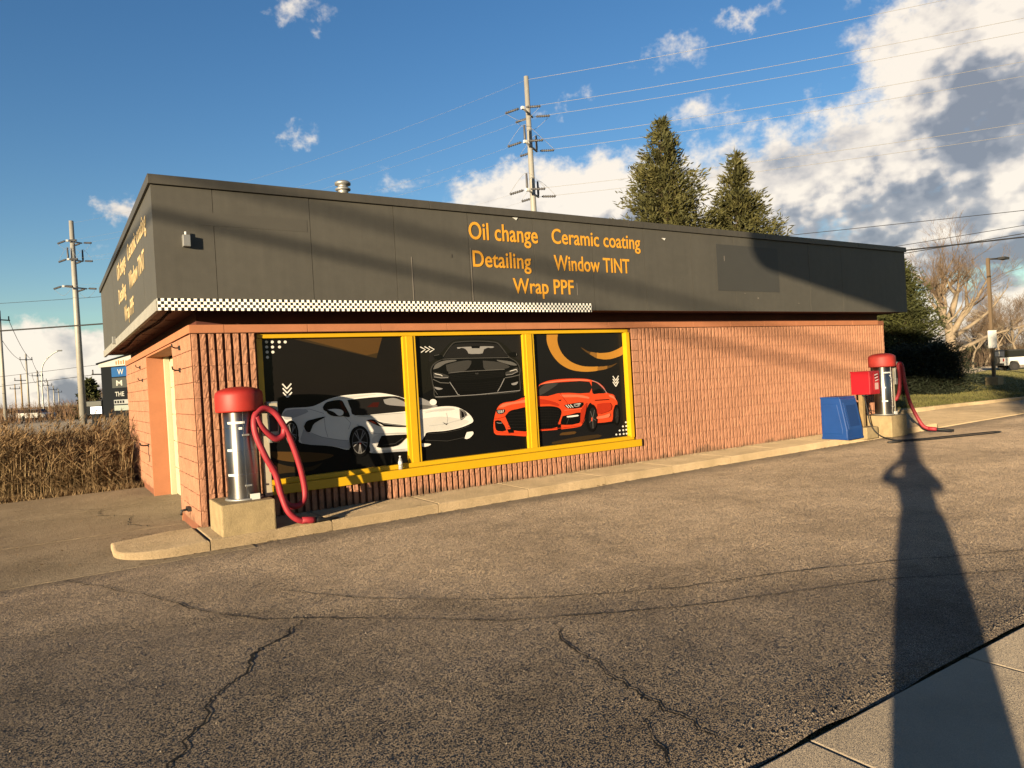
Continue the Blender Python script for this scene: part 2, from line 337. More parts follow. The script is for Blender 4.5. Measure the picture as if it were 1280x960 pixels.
def checker_mat():
    m = bpy.data.materials.new('black and white checker vinyl'); m.use_nodes = True; nt = m.node_tree; p = nt.nodes['Principled BSDF']
    t = nt.nodes.new('ShaderNodeTexCoord'); mp = nt.nodes.new('ShaderNodeMapping'); mp.inputs['Location'].default_value = (-1.12+.0005, .013, -2.822)
    ck = nt.nodes.new('ShaderNodeTexChecker'); ck.inputs['Scale'].default_value = 1/.036
    ck.inputs['Color1'].default_value = (.74, .72, .66, 1); ck.inputs['Color2'].default_value = (.012, .012, .012, 1)
    nt.links.new(t.outputs['Object'], mp.inputs[0]); nt.links.new(mp.outputs[0], ck.inputs['Vector']); nt.links.new(ck.outputs[0], p.inputs['Base Color']); p.inputs['Roughness'].default_value = .45
    return m
M['checker'] = checker_mat()

def asphalt_mat():
    m = bpy.data.materials.new('weathered asphalt'); m.use_nodes = True; nt = m.node_tree; p = nt.nodes['Principled BSDF']; L = nt.links
    def nd(t, **k):
        n = nt.nodes.new(t)
        for a, b in k.items(): setattr(n, a, b)
        return n
    def ns(scale, det=4, ro=.6):
        n = nd('ShaderNodeTexNoise'); n.inputs['Scale'].default_value = scale; n.inputs['Detail'].default_value = det; n.inputs['Roughness'].default_value = ro
        L.new(t.outputs['Object'], n.inputs['Vector']); return n.outputs['Fac']
    def mth(op, a, b=None, clamp=False):
        n = nd('ShaderNodeMath', operation=op, use_clamp=clamp)
        for i, v in enumerate((a, b)):
            if v is None: continue
            if isinstance(v, bpy.types.NodeSocket): L.new(v, n.inputs[i])
            else: n.inputs[i].default_value = v
        return n.outputs[0]
    def mr(v, a, b, c, d, sm=True):
        n = nd('ShaderNodeMapRange'); n.interpolation_type = 'SMOOTHSTEP' if sm else 'LINEAR'; L.new(v, n.inputs[0])
        for i, q in enumerate((a, b, c, d)): n.inputs[i+1].default_value = q
        return n.outputs[0]
    def mix(f, a, b):
        n = nd('ShaderNodeMix', data_type='RGBA'); L.new(f, n.inputs[0])
        for i, v in ((6, a), (7, b)):
            if isinstance(v, bpy.types.NodeSocket): L.new(v, n.inputs[i])
            else: n.inputs[i].default_value = (*v, 1)
        return n.outputs[2]
    t = nd('ShaderNodeTexCoord'); sp = nd('ShaderNodeSeparateXYZ'); L.new(t.outputs['Object'], sp.inputs[0])
    vor = nd('ShaderNodeTexVoronoi', feature='F1'); vor.inputs['Scale'].default_value = 170; L.new(t.outputs['Object'], vor.inputs['Vector'])
    vor2 = nd('ShaderNodeTexVoronoi', feature='F1'); vor2.inputs['Scale'].default_value = 34; L.new(t.outputs['Object'], vor2.inputs['Vector'])
    # bitumen between stones of several colours
    sc = nd('ShaderNodeSeparateColor'); L.new(vor.outputs['Color'], sc.inputs[0])
    stone = nd('ShaderNodeValToRGB'); L.new(sc.outputs[0], stone.inputs[0])
    e = stone.color_ramp.elements
    e[0].position = 0; e[0].color = (.17, .135, .10, 1); e[1].position = 1; e[1].color = (.70, .58, .43, 1)
    q = e.new(.45); q.color = (.31, .245, .18, 1); q = e.new(.8); q.color = (.45, .36, .265, 1)
    big = ns(.55, 5); mid = ns(3.2, 5)
    col = mix(mr(vor.outputs['Distance'], .25, .65, 0, 1), stone.outputs[0], (.10, .083, .065))
    # near shade and far backscatter painted into the tint, with older asphalt near the long seam (line from 1.6,5.6 to 6.6,2.6)
    side = mth('ADD', mth('MULTIPLY', sp.outputs[0], .51), mth('MULTIPLY', sp.outputs[1], .86))
    far_lit = mr(mth('ADD', side, mth('MULTIPLY', mth('SUBTRACT', mid, .5), .15)), 4.3, 7.6, 0, 1)
    tint = mix(far_lit, (.65, .64, .645), (1.46, 1.36, 1.23))
    vm = nd('ShaderNodeVectorMath', operation='MULTIPLY'); L.new(col, vm.inputs[0]); L.new(tint, vm.inputs[1])
    patch = mth('ADD', mr(big, .3, .7, .82, 1.16), mr(mid, .3, .7, -.12, .12))
    vs = nd('ShaderNodeVectorMath', operation='SCALE'); L.new(vm.outputs[0], vs.inputs[0]); L.new(patch, vs.inputs[3])
    # oily dark band of its own along the kerb
    edge = mr(mth('ADD', sp.outputs[1], mth('MULTIPLY', mth('SUBTRACT', ns(1.1, 5), .5), 1.3)), 8.15, 8.75, 0, .75)
    oil = mr(ns(.8, 4), .66, .74, 0, .4)
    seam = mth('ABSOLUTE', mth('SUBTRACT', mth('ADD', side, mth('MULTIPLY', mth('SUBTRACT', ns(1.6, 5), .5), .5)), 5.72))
    seam_band = mth('MULTIPLY', mr(seam, .02, .34, .55, 0), mth('MULTIPLY', mr(ns(1.4, 4), .38, .6, 0, 1), mr(sp.outputs[0], 2.2, 5.5, 1, .35)))  # ragged darker band along the seam, weaker towards the right
    edge = mth('MAXIMUM', edge, seam_band)
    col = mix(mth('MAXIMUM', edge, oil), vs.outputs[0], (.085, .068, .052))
    L.new(col, p.inputs['Base Color']); p.inputs['Roughness'].default_value = .93; p.inputs['Specular IOR Level'].default_value = .15
    p.inputs['Diffuse Roughness'].default_value = 1.0
    # every stone is a small facet with its own tilt
    geo = nd('ShaderNodeNewGeometry'); fine_ = nd('ShaderNodeTexNoise'); fine_.inputs['Scale'].default_value = 420; fine_.inputs['Detail'].default_value = 2; L.new(t.outputs['Object'], fine_.inputs['Vector'])
    acc = geo.outputs['Normal']
    for src, k in ((vor.outputs['Color'], 1.45), (vor2.outputs['Color'], .10), (fine_.outputs['Color'], .9)):
        a = nd('ShaderNodeVectorMath', operation='SUBTRACT'); L.new(src, a.inputs[0]); a.inputs[1].default_value = (.5, .5, .5)
        b = nd('ShaderNodeVectorMath', operation='MULTIPLY_ADD'); L.new(a.outputs[0], b.inputs[0]); b.inputs[1].default_value = (k, k, .3*k); L.new(acc, b.inputs[2]); acc = b.outputs[0]
    c = nd('ShaderNodeVectorMath', operation='NORMALIZE'); L.new(acc, c.inputs[0]); L.new(c.outputs[0], p.inputs['Normal'])
    return m
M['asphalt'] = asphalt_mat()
M['terrain'] = mat('dry winter ground', (.20, .16, .075), .95, col2=(.12, .10, .045), vscale=.35, bump=.6, bscale=9, bdist=.05, drough=1.0, facet=1.7, facscale=60)
M['lawn'] = mat('winter lawn', (.22, .18, .065), .95, col2=(.11, .11, .032), vscale=.6, bump=.8, bscale=40, bdist=.03, drough=1.0, facet=1.7, facscale=60)
M['grass'] = mat('winter grass blades', (.20, .17, .055), .9, col2=(.10, .11, .028), vscale=.8)
M['lot'] = mat('pale far car park', (.30, .25, .19), .95, var=.1, vscale=.3, bump=.5, bscale=20, drough=1.0, facet=1.7, facscale=60)

# ------------------------------------------------------------------ ground
def grid_mesh(name, xs, ys, hf, m):
    X, Y = np.meshgrid(xs, ys); Z = hf(X, Y); nx, ny = len(xs), len(ys)
    V = np.stack([X.ravel(), Y.ravel(), Z.ravel()], 1); i = np.arange(nx*ny).reshape(ny, nx)
    F = np.stack([i[:-1, :-1].ravel(), i[:-1, 1:].ravel(), i[1:, 1:].ravel(), i[1:, :-1].ravel()], 1)
    return raw_mesh(name, V, F, m, smooth=True)
def lownoise(X, Y, s, seed):
    r = np.random.default_rng(seed); Z = np.zeros_like(X)
    for k in range(14):
        a = r.uniform(0, 2*math.pi); f = s*r.uniform(.5, 1.8); Z += np.sin((X*math.cos(a)+Y*math.sin(a))*f+r.uniform(0, 6.3))/14
    return Z
ter = tag(grid_o := link('terrain', grid_mesh('terrain', np.concatenate([np.linspace(-1500, -60, 8), np.linspace(-50, 120, 40), np.linspace(140, 1500, 8)]),
          np.concatenate([np.linspace(-1500, -60, 8), np.linspace(-50, 120, 40), np.linspace(140, 1800, 8)]), lambda X, Y: -0.06+0*X, M['terrain'])), kind='structure')
WALK_Y, WALK_Z = 8.80, .13
def asph_h(X, Y):
    fade = np.clip((8.9-Y)/1.2, 0, 1)
    s = .51*X+.86*Y
    h = .012*lownoise(X, Y, 1.3, 3)+.006*lownoise(X, Y, 4.5, 5)
    h += -.007*np.exp(-((s-5.62)/.22)**2)*(X < 12)                  # the seam lies in a shallow dip
    h += -.014*np.clip((6.3-s)/2.5, 0, 1)*np.clip((2.6-X)/2.6, 0, 1)*np.clip(X+1.5, 0, 4)*.5
    h *= fade
    h -= .008*np.clip(lownoise(X, Y, 2.2, 19)*4-.9, 0, 1)
    h += -.035*np.exp(-((Y-2.1)/(.05+.05*np.clip((4.2-X)/2.2, 0, 1)))**2)*(.45+.55*np.clip((4.6-X)/2.2, 0, 1))*(1+.5*lownoise(X, Y, 9, 77)*3)
    return h
xs = np.concatenate([np.linspace(-30, -2, 57), np.arange(-1.9, 9.0, .06), np.arange(9.0, 20, .15), np.linspace(20.3, 60, 60)])
ys = np.concatenate([np.arange(2.13, 6.5, .06), np.arange(6.5, 9.0, .1)])
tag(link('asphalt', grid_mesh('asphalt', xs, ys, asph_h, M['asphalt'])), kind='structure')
ASPH = COL.objects['asphalt']
def crack(pts, wmin, wmax, seed, jit=.03, step=.04, mname='crack', zoff=.004):
    r = random.Random(seed); P = [np.array(p[:2], float) for p in pts]; out_ = []
    for a, b in zip(P[:-1], P[1:]):
        n = max(2, int(np.linalg.norm(b-a)/step))
        for k in range(n): out_.append(a+(b-a)*k/n)
    out_.append(P[-1]); V = []; Fc = []; off = np.zeros(2); w = wmin
    wmin, wmax = wmin*.6, wmax*.8
    for k, p in enumerate(out_):
        t = out_[min(k+1, len(out_)-1)]-out_[max(k-1, 0)]; t = t/np.linalg.norm(t); nrm = np.array([-t[1], t[0]])
        off = off*.82+nrm*r.uniform(-jit, jit)*.95; w = .72*w+.28*r.uniform(wmin, wmax)*(2.6 if r.random() < .12 else .8)
        e = min(k, len(out_)-1-k); ww = w*min(1, .15+e/6)
        for sg in (-1, 1):
            q = p+off+nrm*sg*ww*r.uniform(.35, .65); z = float(asph_h(np.array([q[0]]), np.array([q[1]]))[0])
            V.append((q[0], q[1], z+zoff))
        if k: i = 2*k; Fc.append((i-2, i-1, i+1, i))
    for p in list(out_):                                   # broken-out chips beside the crack
        for _ in range(2):
            if r.random() < .45 and wmax > .008:
                q = p+np.array([r.gauss(0, .022), r.gauss(0, .022)]); sz = r.uniform(.003, .009); z = float(asph_h(np.array([q[0]]), np.array([q[1]]))[0])+zoff; i = len(V)
                for a_ in range(4): V.append((q[0]+sz*r.uniform(.5, 1.3)*math.cos(a_*1.57), q[1]+sz*r.uniform(.5, 1.3)*math.sin(a_*1.57), z))
                Fc.append((i, i+1, i+2, i+3))
    o = link(mname, raw_mesh(mname, V, Fc, M['crack']), ASPH); return o
def gz(*pp): return [on_z(x, y)[:2] for x, y in pp]
crack(gz((75, 724), (190, 746), (250, 763), (330, 773), (385, 772), (500, 773), (640, 776), (760, 766), (870, 755), (1010, 738), (1130, 722), (1290, 710)), .006, .020, 1, .012)
crack(gz((350, 738), (470, 748), (600, 748), (700, 745), (860, 733), (980, 716), (1110, 702), (1290, 688)), .008, .016, 2, .010)
crack(gz((385, 772), (345, 800), (310, 825), (298, 845), (262, 872), (245, 905), (214, 958), (205, 985)), .012, .030, 3, .030)
crack(gz((696, 778), (706, 800), (735, 815), (770, 840), (800, 862), (824, 878), (850, 895), (905, 930)), .010, .022, 4, .025)
crack(gz((824, 880), (803, 895), (804, 915), (826, 935), (838, 958)), .006, .022, 5, .020)
crack(gz((640, 776), (630, 790), (629, 803)), .004, .010, 6, .012)
crack(gz((1000, 845), (1100, 805), (1200, 796)), .002, .005, 7, .02)
crack(gz((90, 805), (150, 790), (220, 770)), .003, .010, 8, .02)
# loose grit and crumbs on the lot
def grit():
    n = 1500; V = []; Fc = []
    for k in range(n):
        x = RNG.uniform(-1, 9); y = RNG.uniform(2.2, 8.7)
        if k < 420: x = RNG.uniform(1.8, 7); y = 2.16+abs(RNG.gauss(0, .05))
        r = RNG.uniform(.003, .009); z = float(asph_h(np.array([x]), np.array([y]))[0])+r*.4; i = len(V)
        for q in ((1, 0, 0), (0, 1, 0), (-1, 0, 0), (0, -1, 0), (0, 0, 1)):
            V.append((x+q[0]*r*RNG.uniform(.6, 1.3), y+q[1]*r*RNG.uniform(.6, 1.3), z+q[2]*r*RNG.uniform(.5, 1)))
        for a in range(4): Fc.append((i+a, i+(a+1) % 4, i+4))
    o = link('grit', raw_mesh('grit', V, Fc, mat('loose stones', (.22, .18, .14), .9, var=.5, vscale=30)), ASPH); o['kind'] = 'stuff'
grit()
def litter():
    V = []; Fc = []
    for k in range(420):
        if k < 190: x, y, z = RNG.uniform(.6, 17), WALK_Y-abs(RNG.gauss(0, .05))-.01, .006
        elif k < 330: x, y, z = RNG.uniform(2.3, 13.5), 9.66-abs(RNG.gauss(0, .05)), WALK_Z+.004
        else: x, y, z = RNG.uniform(-1.2, 1.4), RNG.uniform(9.2, 16.2), .014
        a = RNG.uniform(0, 6.3); l = RNG.uniform(.010, .032); w = l*RNG.uniform(.3, .6); i = len(V)
        for u, v, h in ((-l, 0, 0), (0, -w, .004), (l, 0, .006), (0, w, .002)): V.append((x+u*math.cos(a)-v*math.sin(a), y+u*math.sin(a)+v*math.cos(a), z+h*RNG.uniform(.3, 2)))
        Fc.append((i, i+1, i+2, i+3))
    o = link('leaf_litter', raw_mesh('leaf_litter', V, Fc, mat('dead leaves', (.22, .13, .06), .9, var=.5, vscale=20))); tag(o, 'scattered dead leaf bits along the wall foot and kerb', 'litter', kind='stuff')
litter()
# near sidewalk: slabs with open joints
sw = MB().box((-30, -1.6, -.35), (40, 2.06, -.060)).build('sidewalk', M['crack']); tag(sw, kind='structure')
sj = [4.46-1.53*6+1.53*k for k in range(13)]
for k in range(12):
    MB().box((sj[k]+.006, .62, -.20), (sj[k+1]-.006, 2.108, -.012), bev=.010).build('slab', M['sidewalk'], sw)
    MB().box((sj[k]+.006, -.95, -.20), (sj[k+1]-.006, .608, -.012), bev=.010).build('slab', M['sidewalk'], sw)
# apron of stained concrete in front of the bay door
ap = MB().box((-7, 8.66, -.30), (1.95, 16.4, -.03)).build('concrete_apron', M['crack']); tag(ap, kind='structure')
ay = [8.60, 11.05, 13.7, 16.35]; ax = [-7, -4.0, -.9, 1.93]
for i in range(3):
    for j in range(3):
        MB().box((ax[i]+.006, ay[j]+.006, -.2), (ax[i+1]-.006, ay[j+1]-.006, .004+.004*RNG.random()), bev=.008).build('slab', M['apron'], ap)
def apron_crack(pts, w):
    V = []; Fc = []; P = []
    for a, b in zip(pts[:-1], pts[1:]):
        for k in range(9): P.append((a[0]+(b[0]-a[0])*k/9+RNG.gauss(0, .018), a[1]+(b[1]-a[1])*k/9+RNG.gauss(0, .018)))
    for k, (x, y) in enumerate(P):
        for s_ in (-1, 1): V.append((x+s_*w*RNG.uniform(.3, 1.2), y+s_*w*.3, .0115))
        if k: Fc.append((2*k-2, 2*k-1, 2*k+1, 2*k))
    link('crack', raw_mesh('crack', V, Fc, M['crack']), ap)
apron_crack([(1.1, 11.2), (.85, 11.6), (.95, 12.4), (.55, 13.0), (.62, 13.7)], .009)
apron_crack([(.62, 13.7), (.1, 14.3), (-.5, 14.5)], .006)
apron_crack([(1.3, 10.3), (.9, 10.6), (.3, 10.75)], .006)
# raised walkway along the front: rounded nose, slabs with tooled joints
def nose_poly(x1):
    p = [(x1, 9.80), (x1, WALK_Y)]
    cx, cy, r = 1.18, WALK_Y+.62, .62
    for k in range(13):
        a = -math.pi/2-math.pi/2*k/12; p.append((cx+r*1.06*math.cos(a), cy+r*math.sin(a)))
    p += [(.53, 9.95), (1.2, 9.95), (1.5, 9.80)]
    return p
wk = MB().box((1.0, WALK_Y+.04, -.25), (17.9, 9.72, WALK_Z-.03)).build('walkway', M['crack']); tag(wk, kind='structure')
def bev_prism(poly, z0, z1, bev=.02):
    """vertical prism with a rounded upper edge, as MB"""
    b = bmesh.new(); vs = [b.verts.new((x, y, z0)) for x, y in poly]; f = b.faces.new(vs)
    ex = bmesh.ops.extrude_face_region(b, geom=[f]); top = [v for v in ex['geom'] if isinstance(v, bmesh.types.BMVert)]
    for v in top: v.co.z = z1
    bmesh.ops.recalc_face_normals(b, faces=b.faces)
    ed = [e for e in b.edges if abs(e.verts[0].co.z-z1) < 1e-5 and abs(e.verts[1].co.z-z1) < 1e-5]
    bmesh.ops.bevel(b, geom=ed, offset=bev, segments=3, affect='EDGES', profile=.5)
    mb = MB(); b.verts.index_update(); mb.v = [tuple(v.co) for v in b.verts]
    for f in b.faces: mb.f.append(tuple(v.index for v in f.verts)); mb.m.append(0); mb.sm.append(False)
    b.free(); return mb
ns_ = bev_prism(nose_poly(1.455), -.2, WALK_Z, .03).build('slab', M['concrete'], wk)
for v in ns_.data.vertices:
    if v.co.z > 0: v.co.z -= .055*min(max((1.45-v.co.x)/.9, 0), 1)
wx = [1.465, 2.9, 4.4, 5.9, 7.4, 8.9, 10.4, 11.9, 13.4, 14.9, 16.4, 17.8]
for a, b in zip(wx[:-1], wx[1:]):
    bev_prism([(a+.004, WALK_Y), (b-.006, WALK_Y), (b-.006, 9.80), (a+.004, 9.80)], -.2, WALK_Z, .022).build('slab', M['concrete'], wk)
# concrete drive and lawn beyond the far end
dr = MB().box((17.83, 8.86, -.2), (60, 11.75, .02)).build('driveway', M['concrete']); tag(dr, kind='structure')
lp = [(21.0, 12.2), (24.0, 11.95), (28.5, 11.3), (60, 9.0), (90, 12), (78, 33), (62, 28), (50, 27), (19, 27), (19, 20)]
bev_prism(lp, -.2, .045, .02).build('lawn', M['lawn']); tag(COL.objects['lawn'], kind='structure')
kb = MB()
KP = [(18.2, 12.55), (21.0, 12.1), (24.0, 11.85), (28.5, 11.2), (60, 8.9)]
kerb = tag(empty('kerb', (18.2, 12.5, 0)), kind='structure')
for (x0, y0), (x1, y1) in zip(KP[:-1], KP[1:]):
    n = max(1, int(math.hypot(x1-x0, y1-y0)/2.4)); d = Vector((x1-x0, y1-y0, 0))/n; u = d.normalized(); nn = Vector((-u.y, u.x, 0))*.15
    for k in range(n):
        a = Vector((x0, y0, 0))+d*k+u*.008; b = a+d-u*.016
        bev_prism([(a.x, a.y), (b.x, b.y), (b.x+nn.x, b.y+nn.y), (a.x+nn.x, a.y+nn.y)], -.1, .12, .02).build('kerb_stone', M['concrete'], kerb)
MB().box((62, 27, -.05), (140, 60, .0)).build('car_park', M['lot']); tag(COL.objects['car_park'], kind='structure')
far_road = MB().face([(-4, 58, -.03), (16, 46, -.03), (40, 120, -.03), (-10, 400, -.03), (-26, 400, -.03)]).build('far_road', M['lot']); tag(far_road, kind='structure')
def grass_blades(name, label, n, place, hmin, hmax, m, w=.006):
    V = np.zeros((n*3, 3), np.float32)
    for k in range(n):
        x, y, z = place(); h = RNG.uniform(hmin, hmax); a = RNG.uniform(0, 6.3); dx, dy = math.cos(a)*w, math.sin(a)*w; lx, ly = RNG.gauss(0, .35)*h, RNG.gauss(0, .35)*h
        V[3*k] = (x-dx, y-dy, z); V[3*k+1] = (x+dx, y+dy, z); V[3*k+2] = (x+lx, y+ly, z+h)
    o = link(name, raw_mesh(name, V, np.arange(n*3).reshape(n, 3), m)); tag(o, label, 'grass', kind='stuff')
def lawn_pt():
    d = 24+RNG.random()**1.6*34; l = RNG.uniform(.50, .76)*d
    x = .545*d+.838*l; y = .838*d-.545*l
    if y < 12.15-.1*(x-21) or x < 19.5: return lawn_pt()
    return x, y, .04
grass_blades('lawn_grass', 'short winter grass on the lawn beyond the kerb', 26000, lawn_pt, .03, .10, M['grass'], .016)
grass_blades('verge_grass', 'dry trampled grass along the foot of the reeds', 7000, lambda: (RNG.uniform(-6, 2.2), 16.35+abs(RNG.gauss(0, .22)), .0), .03, .16, M['reed'], .006)

# ------------------------------------------------------------------ the building
XW0, XW1, YW0, YW1 = 1.52, 17.32, 9.70, 18.62
ZB, ZT = WALK_Z, 2.578
CH = (ZT-ZB)/12
bld = tag(empty('service_building', (9.4, 14.1, 0)), 'single storey orange ribbed block garage with dark grey fascia', 'building')
WX0, WX1, WZ0, WZ1 = 2.36, 8.94, .47, 2.575        # window opening
DY0, DY1, DZ1 = 11.3, 14.62, 2.575                  # bay door opening in the side wall
core = MB()
yc = YW0+.078
for (a, b) in (((XW0+.078, yc, -.2), (WX0, yc+.30, 2.69)), ((WX0, yc, -.2), (WX1, yc+.30, WZ0)), ((WX0, yc, WZ1), (WX1, yc+.30, 2.69)), ((WX1, yc, -.2), (XW1-.02, yc+.30, 2.69)),
               ((XW0+.02, yc+.30, -.2), (XW0+.36, DY0-.02, 2.69)), ((XW0+.02, DY1+.02, -.2), (XW0+.36, YW1, 2.69)), ((XW0+.02, DY0-.02, DZ1+.01), (XW0+.36, DY1+.02, 2.69)),
               ((XW1-.32, yc+.30, -.2), (XW1-.02, YW1, 2.69)), ((XW0+.36, YW1-.3, -.2), (XW1-.32, YW1, 2.69))):
    core.box(a, b)
wall = core.build('wall', M['mortar'], bld)
# --- ribbed split-face blocks (front)
def rib_block(width, seed, skew=False):
    r = random.Random(seed); n = int(round(width/.1)); cols = [(0.0, 1)]
    for k in range(n):
        o = k*.1
        cols += [(o+.019, 1), (o+.0198, 0), (o+.040, 0), (o+.060, 0), (o+.0802, 0), (o+.081, 1)]
    cols.append((width, 1)); rows = [.0016, .035, .085, .13, .17, CH-.0016]
    V = []; nc = len(cols); tw = [r.uniform(-.0025, .0025) for _ in cols]
    for z in rows:
        for ci, (x, g) in enumerate(cols):
            y = (.072 if g else r.uniform(-.004, .004)); xx = min(max(x+(tw[ci]*.4+r.uniform(-.0012, .0012) if .0 < x < width else 0), .0015), width-.0015)
            V.append((xx, y, z))
    F = []
    for j in range(len(rows)-1):
        for i in range(nc-1): F.append((j*nc+i, j*nc+i+1, (j+1)*nc+i+1, (j+1)*nc+i))
    # top and bottom return
    base = len(V)
    for (x, g) in cols: V.append((min(max(x, .003), width-.003), .076, rows[0]))
    for (x, g) in cols: V.append((min(max(x, .003), width-.003), .076, rows[-1]))
    for i in range(nc-1):
        F.append((base+i, base+i+1, i+1, i)); t = (len(rows)-1)*nc; F.append((t+i, t+i+1, base+nc+i+1, base+nc+i))
    return np.array(V), F
def flat_block(width, seed, rough=.005):
    r = random.Random(seed); xs_ = [.002, .007, width*.28, width*.5, width*.74, width-.007, width-.002]; zs = [.002, .007, .07, .13, CH-.007, CH-.002]
    V = []; nc = len(xs_)
    for j, z in enumerate(zs):
        for i, x in enumerate(xs_):
            edge = i in (0, nc-1) or j in (0, len(zs)-1); V.append((x, .009 if edge else r.uniform(-rough, rough), z))
    F = []
    for j in range(len(zs)-1):
        for i in range(nc-1): F.append((j*nc+i, j*nc+i+1, (j+1)*nc+i+1, (j+1)*nc+i))
    return np.array(V), F
BM = {}
def block_mesh(kind, w, var):
    k = (kind, round(w, 2), var)
    if k not in BM:
        V, F = (rib_block(w, int(w*1000)+97*var) if kind == 'rib' else flat_block(w, 31*var+int(w*100), .006 if kind == 'flat' else .002))
        BM[k] = (raw_mesh('block', V, F, M['block']), V, F)
    return BM[k]
PL = []        # (x,y,z,rot,kind,width,var, apparent size)
def add_block(x, y, z, rot, kind, w):
    c = np.array([x, y, z+.1]); d = c-CP; dd = np.linalg.norm(d); nrm = np.array([0, -1, 0]) if rot == 0 else np.array([-1, 0, 0])
    PL.append((x, y, z, rot, kind, w, RNG.randrange(6), w*CH*abs(d.dot(nrm))/dd**3))
for c in range(12):
    z = ZB+c*CH; x = XW0
    first = True
    off = .2 if c % 2 else .4
    edges = [XW0]
    while edges[-1] < XW1-.01:
        st = off if len(edges) == 1 else .4; edges.append(min(round(edges[-1]+st, 3), XW1))
    inwin = z+CH*.6 > WZ0 and z < WZ1-.01
    for a, b in zip(edges[:-1], edges[1:]):
        segs = [(a, b)]
        if inwin:
            segs = []
            if a < WX0-.03: segs.append((a, min(b, WX0-.04)))
            if b > WX1+.03: segs.append((max(a, WX1+.18), b))
        for (p, q) in segs:
            wdt = math.floor((q-p)*10+.01)/10
            if wdt >= .1: add_block(p if p > WX1+.0 or not inwin or p < 2.2 else p, YW0, z, 0, 'rib', wdt)
    if inwin:                                                     # smooth jamb blocks beside the window
        add_block(WX1+.012, YW0, z, 0, 'smooth', .17)
    # side wall
    edges = [YW0+.03]
    while edges[-1] < YW1-.01:
        st = off if len(edges) == 1 else .4; edges.append(min(round(edges[-1]+st, 3), YW1))
    for a, b in zip(edges[:-1], edges[1:]):
        for (p, q) in ((a, min(b, DY0)), (max(a, DY1), b)):
            if q-p > .05: add_block(XW0, q, z, 1, 'flat', round(q-p, 2))
        # blocks wholly inside the opening vanish
PL.sort(key=lambda t: -t[7])
rest_V, rest_F, nb = [], [], 0
for i, (x, y, z, rot, kind, w, var, _) in enumerate(PL):
    me, V, F = block_mesh(kind, w, var)
    if i < 300:
        o = link('block', me, wall); o.location = (x, y, z); o.rotation_euler = (0, 0, -math.pi/2 if rot else 0)
    else:
        Q = V.copy()
        if rot: Q = np.stack([V[:, 1], -V[:, 0], V[:, 2]], 1)
        rest_V.append(Q+np.array([x, y, z])); rest_F += [tuple(k+nb for k in f) for f in F]; nb += len(V)
me = raw_mesh('blocks_beyond', np.concatenate(rest_V), rest_F, M['block']); o = link('blocks_beyond', me, wall); o['kind'] = 'stuff'
# bottom corner quoin (hides the joint between front and side)
# --- lintel course of smooth blocks
lc = MB().box((XW0-.004, YW0-.006, ZT+.006), (XW1-.01, YW0+.05, 2.684)).build('lintel_course', M['mortar'], bld)
ex = [XW0-.012, 1.93]+[1.93+1.08*k for k in range(1, 15)]
for a, b in zip(ex[:-1], ex[1:]):
    b = min(b, XW1)
    if b-a > .1: MB().box((a+.003, YW0-.016, ZT+.010), (b-.003, YW0+.04, 2.692), bev=.004).build('lintel_block', M['block_smooth'], lc)
ey = [YW0+.0, 10.9, 12.1, 13.3, 14.7, 15.9, 17.1, YW1]
for a, b in zip(ey[:-1], ey[1:]):
    MB().box((XW0-.016, a+.003+(.03 if a < 9.8 else 0), ZT+.010), (XW0+.04, b-.003, 2.692), bev=.004).build('lintel_block', M['block_smooth'], lc)
# --- bay door in its reveal
XD = XW0+.36
rv = MB().box((XW0+.004, DY1-.02, .0), (XD, DY1+.018, DZ1)).box((XW0+.004, DY0-.018, .0), (XD, DY0+.012, DZ1)).box((XW0+.006, DY0+.012, DZ1-.02), (XD, DY1-.02, DZ1+.008)).build('door_reveal', M['block_smooth'], bld)
gd = MB().box((XD+.03, DY0+.1, .01), (XD+.08, DY1-.1, DZ1-.05)).build('bay_door', M['cream'], bld)
for k in range(5):
    z0 = .03+k*.49
    MB().box((XD+.012, DY0+.12, z0), (XD+.05, DY1-.13, z0+.475), bev=.006).build('door_section', M['cream'], gd)
    for j in range(4):
        y0 = DY0+.22+j*.76
        MB().box((XD+.004, y0, z0+.09), (XD+.02, y0+.62, z0+.385), bev=.006).build('raised_panel', M['cream'], gd)
MB().box((XD-.075, DY1-.115, .005), (XD+.02, DY1-.022, DZ1-.025), bev=.005).build('door_trim', M['cream'], gd)
MB().box((XD-.075, DY0+.014, .005), (XD+.02, DY0+.105, DZ1-.025), bev=.005).build('door_trim', M['cream'], gd)
MB().tube([(XD+.005, 12.9, 1.0), (XD-.045, 12.9, 1.0), (XD-.045, 13.06, 1.0), (XD+.005, 13.06, 1.0)], .010, 6).build('door_handle', M['darkmetal'], gd)
# rusty hooks and a tap on the side wall
for (y, z, s) in ((10.55, 2.46, 1), (10.62, 2.16, 1), (15.6, 2.42, .8), (15.3, 2.16, .8), (14.95, .93, 1.4)):
    MB().tube([(XW0, y, z), (XW0-.06*s, y, z), (XW0-.10*s, y-.03, z+.015), (XW0-.11*s, y-.06, z+.05)], .010*s, 6).box((XW0-.02, y-.03, z-.03), (XW0+.006, y+.03, z+.03)).build('wall_hook', M['darkmetal'], bld)
MB().tube(spline([(XW0-.012, 14.9, .92), (XW0-.02, 14.92, .8), (XW0-.012, 14.86, .7), (XW0-.02, 14.9, .62)]), .006, 5).build('wire_tail', M['darkmetal'], bld)
MB().box((XW0-.05, 10.35, .26), (XW0+.005, 10.55, .31)).tube([(XW0-.03, 10.4, .29), (XW0-.12, 10.4, .28), (XW0-.13, 10.4, .22)], .018, 6).build('wall_tap', M['darkmetal'], bld)
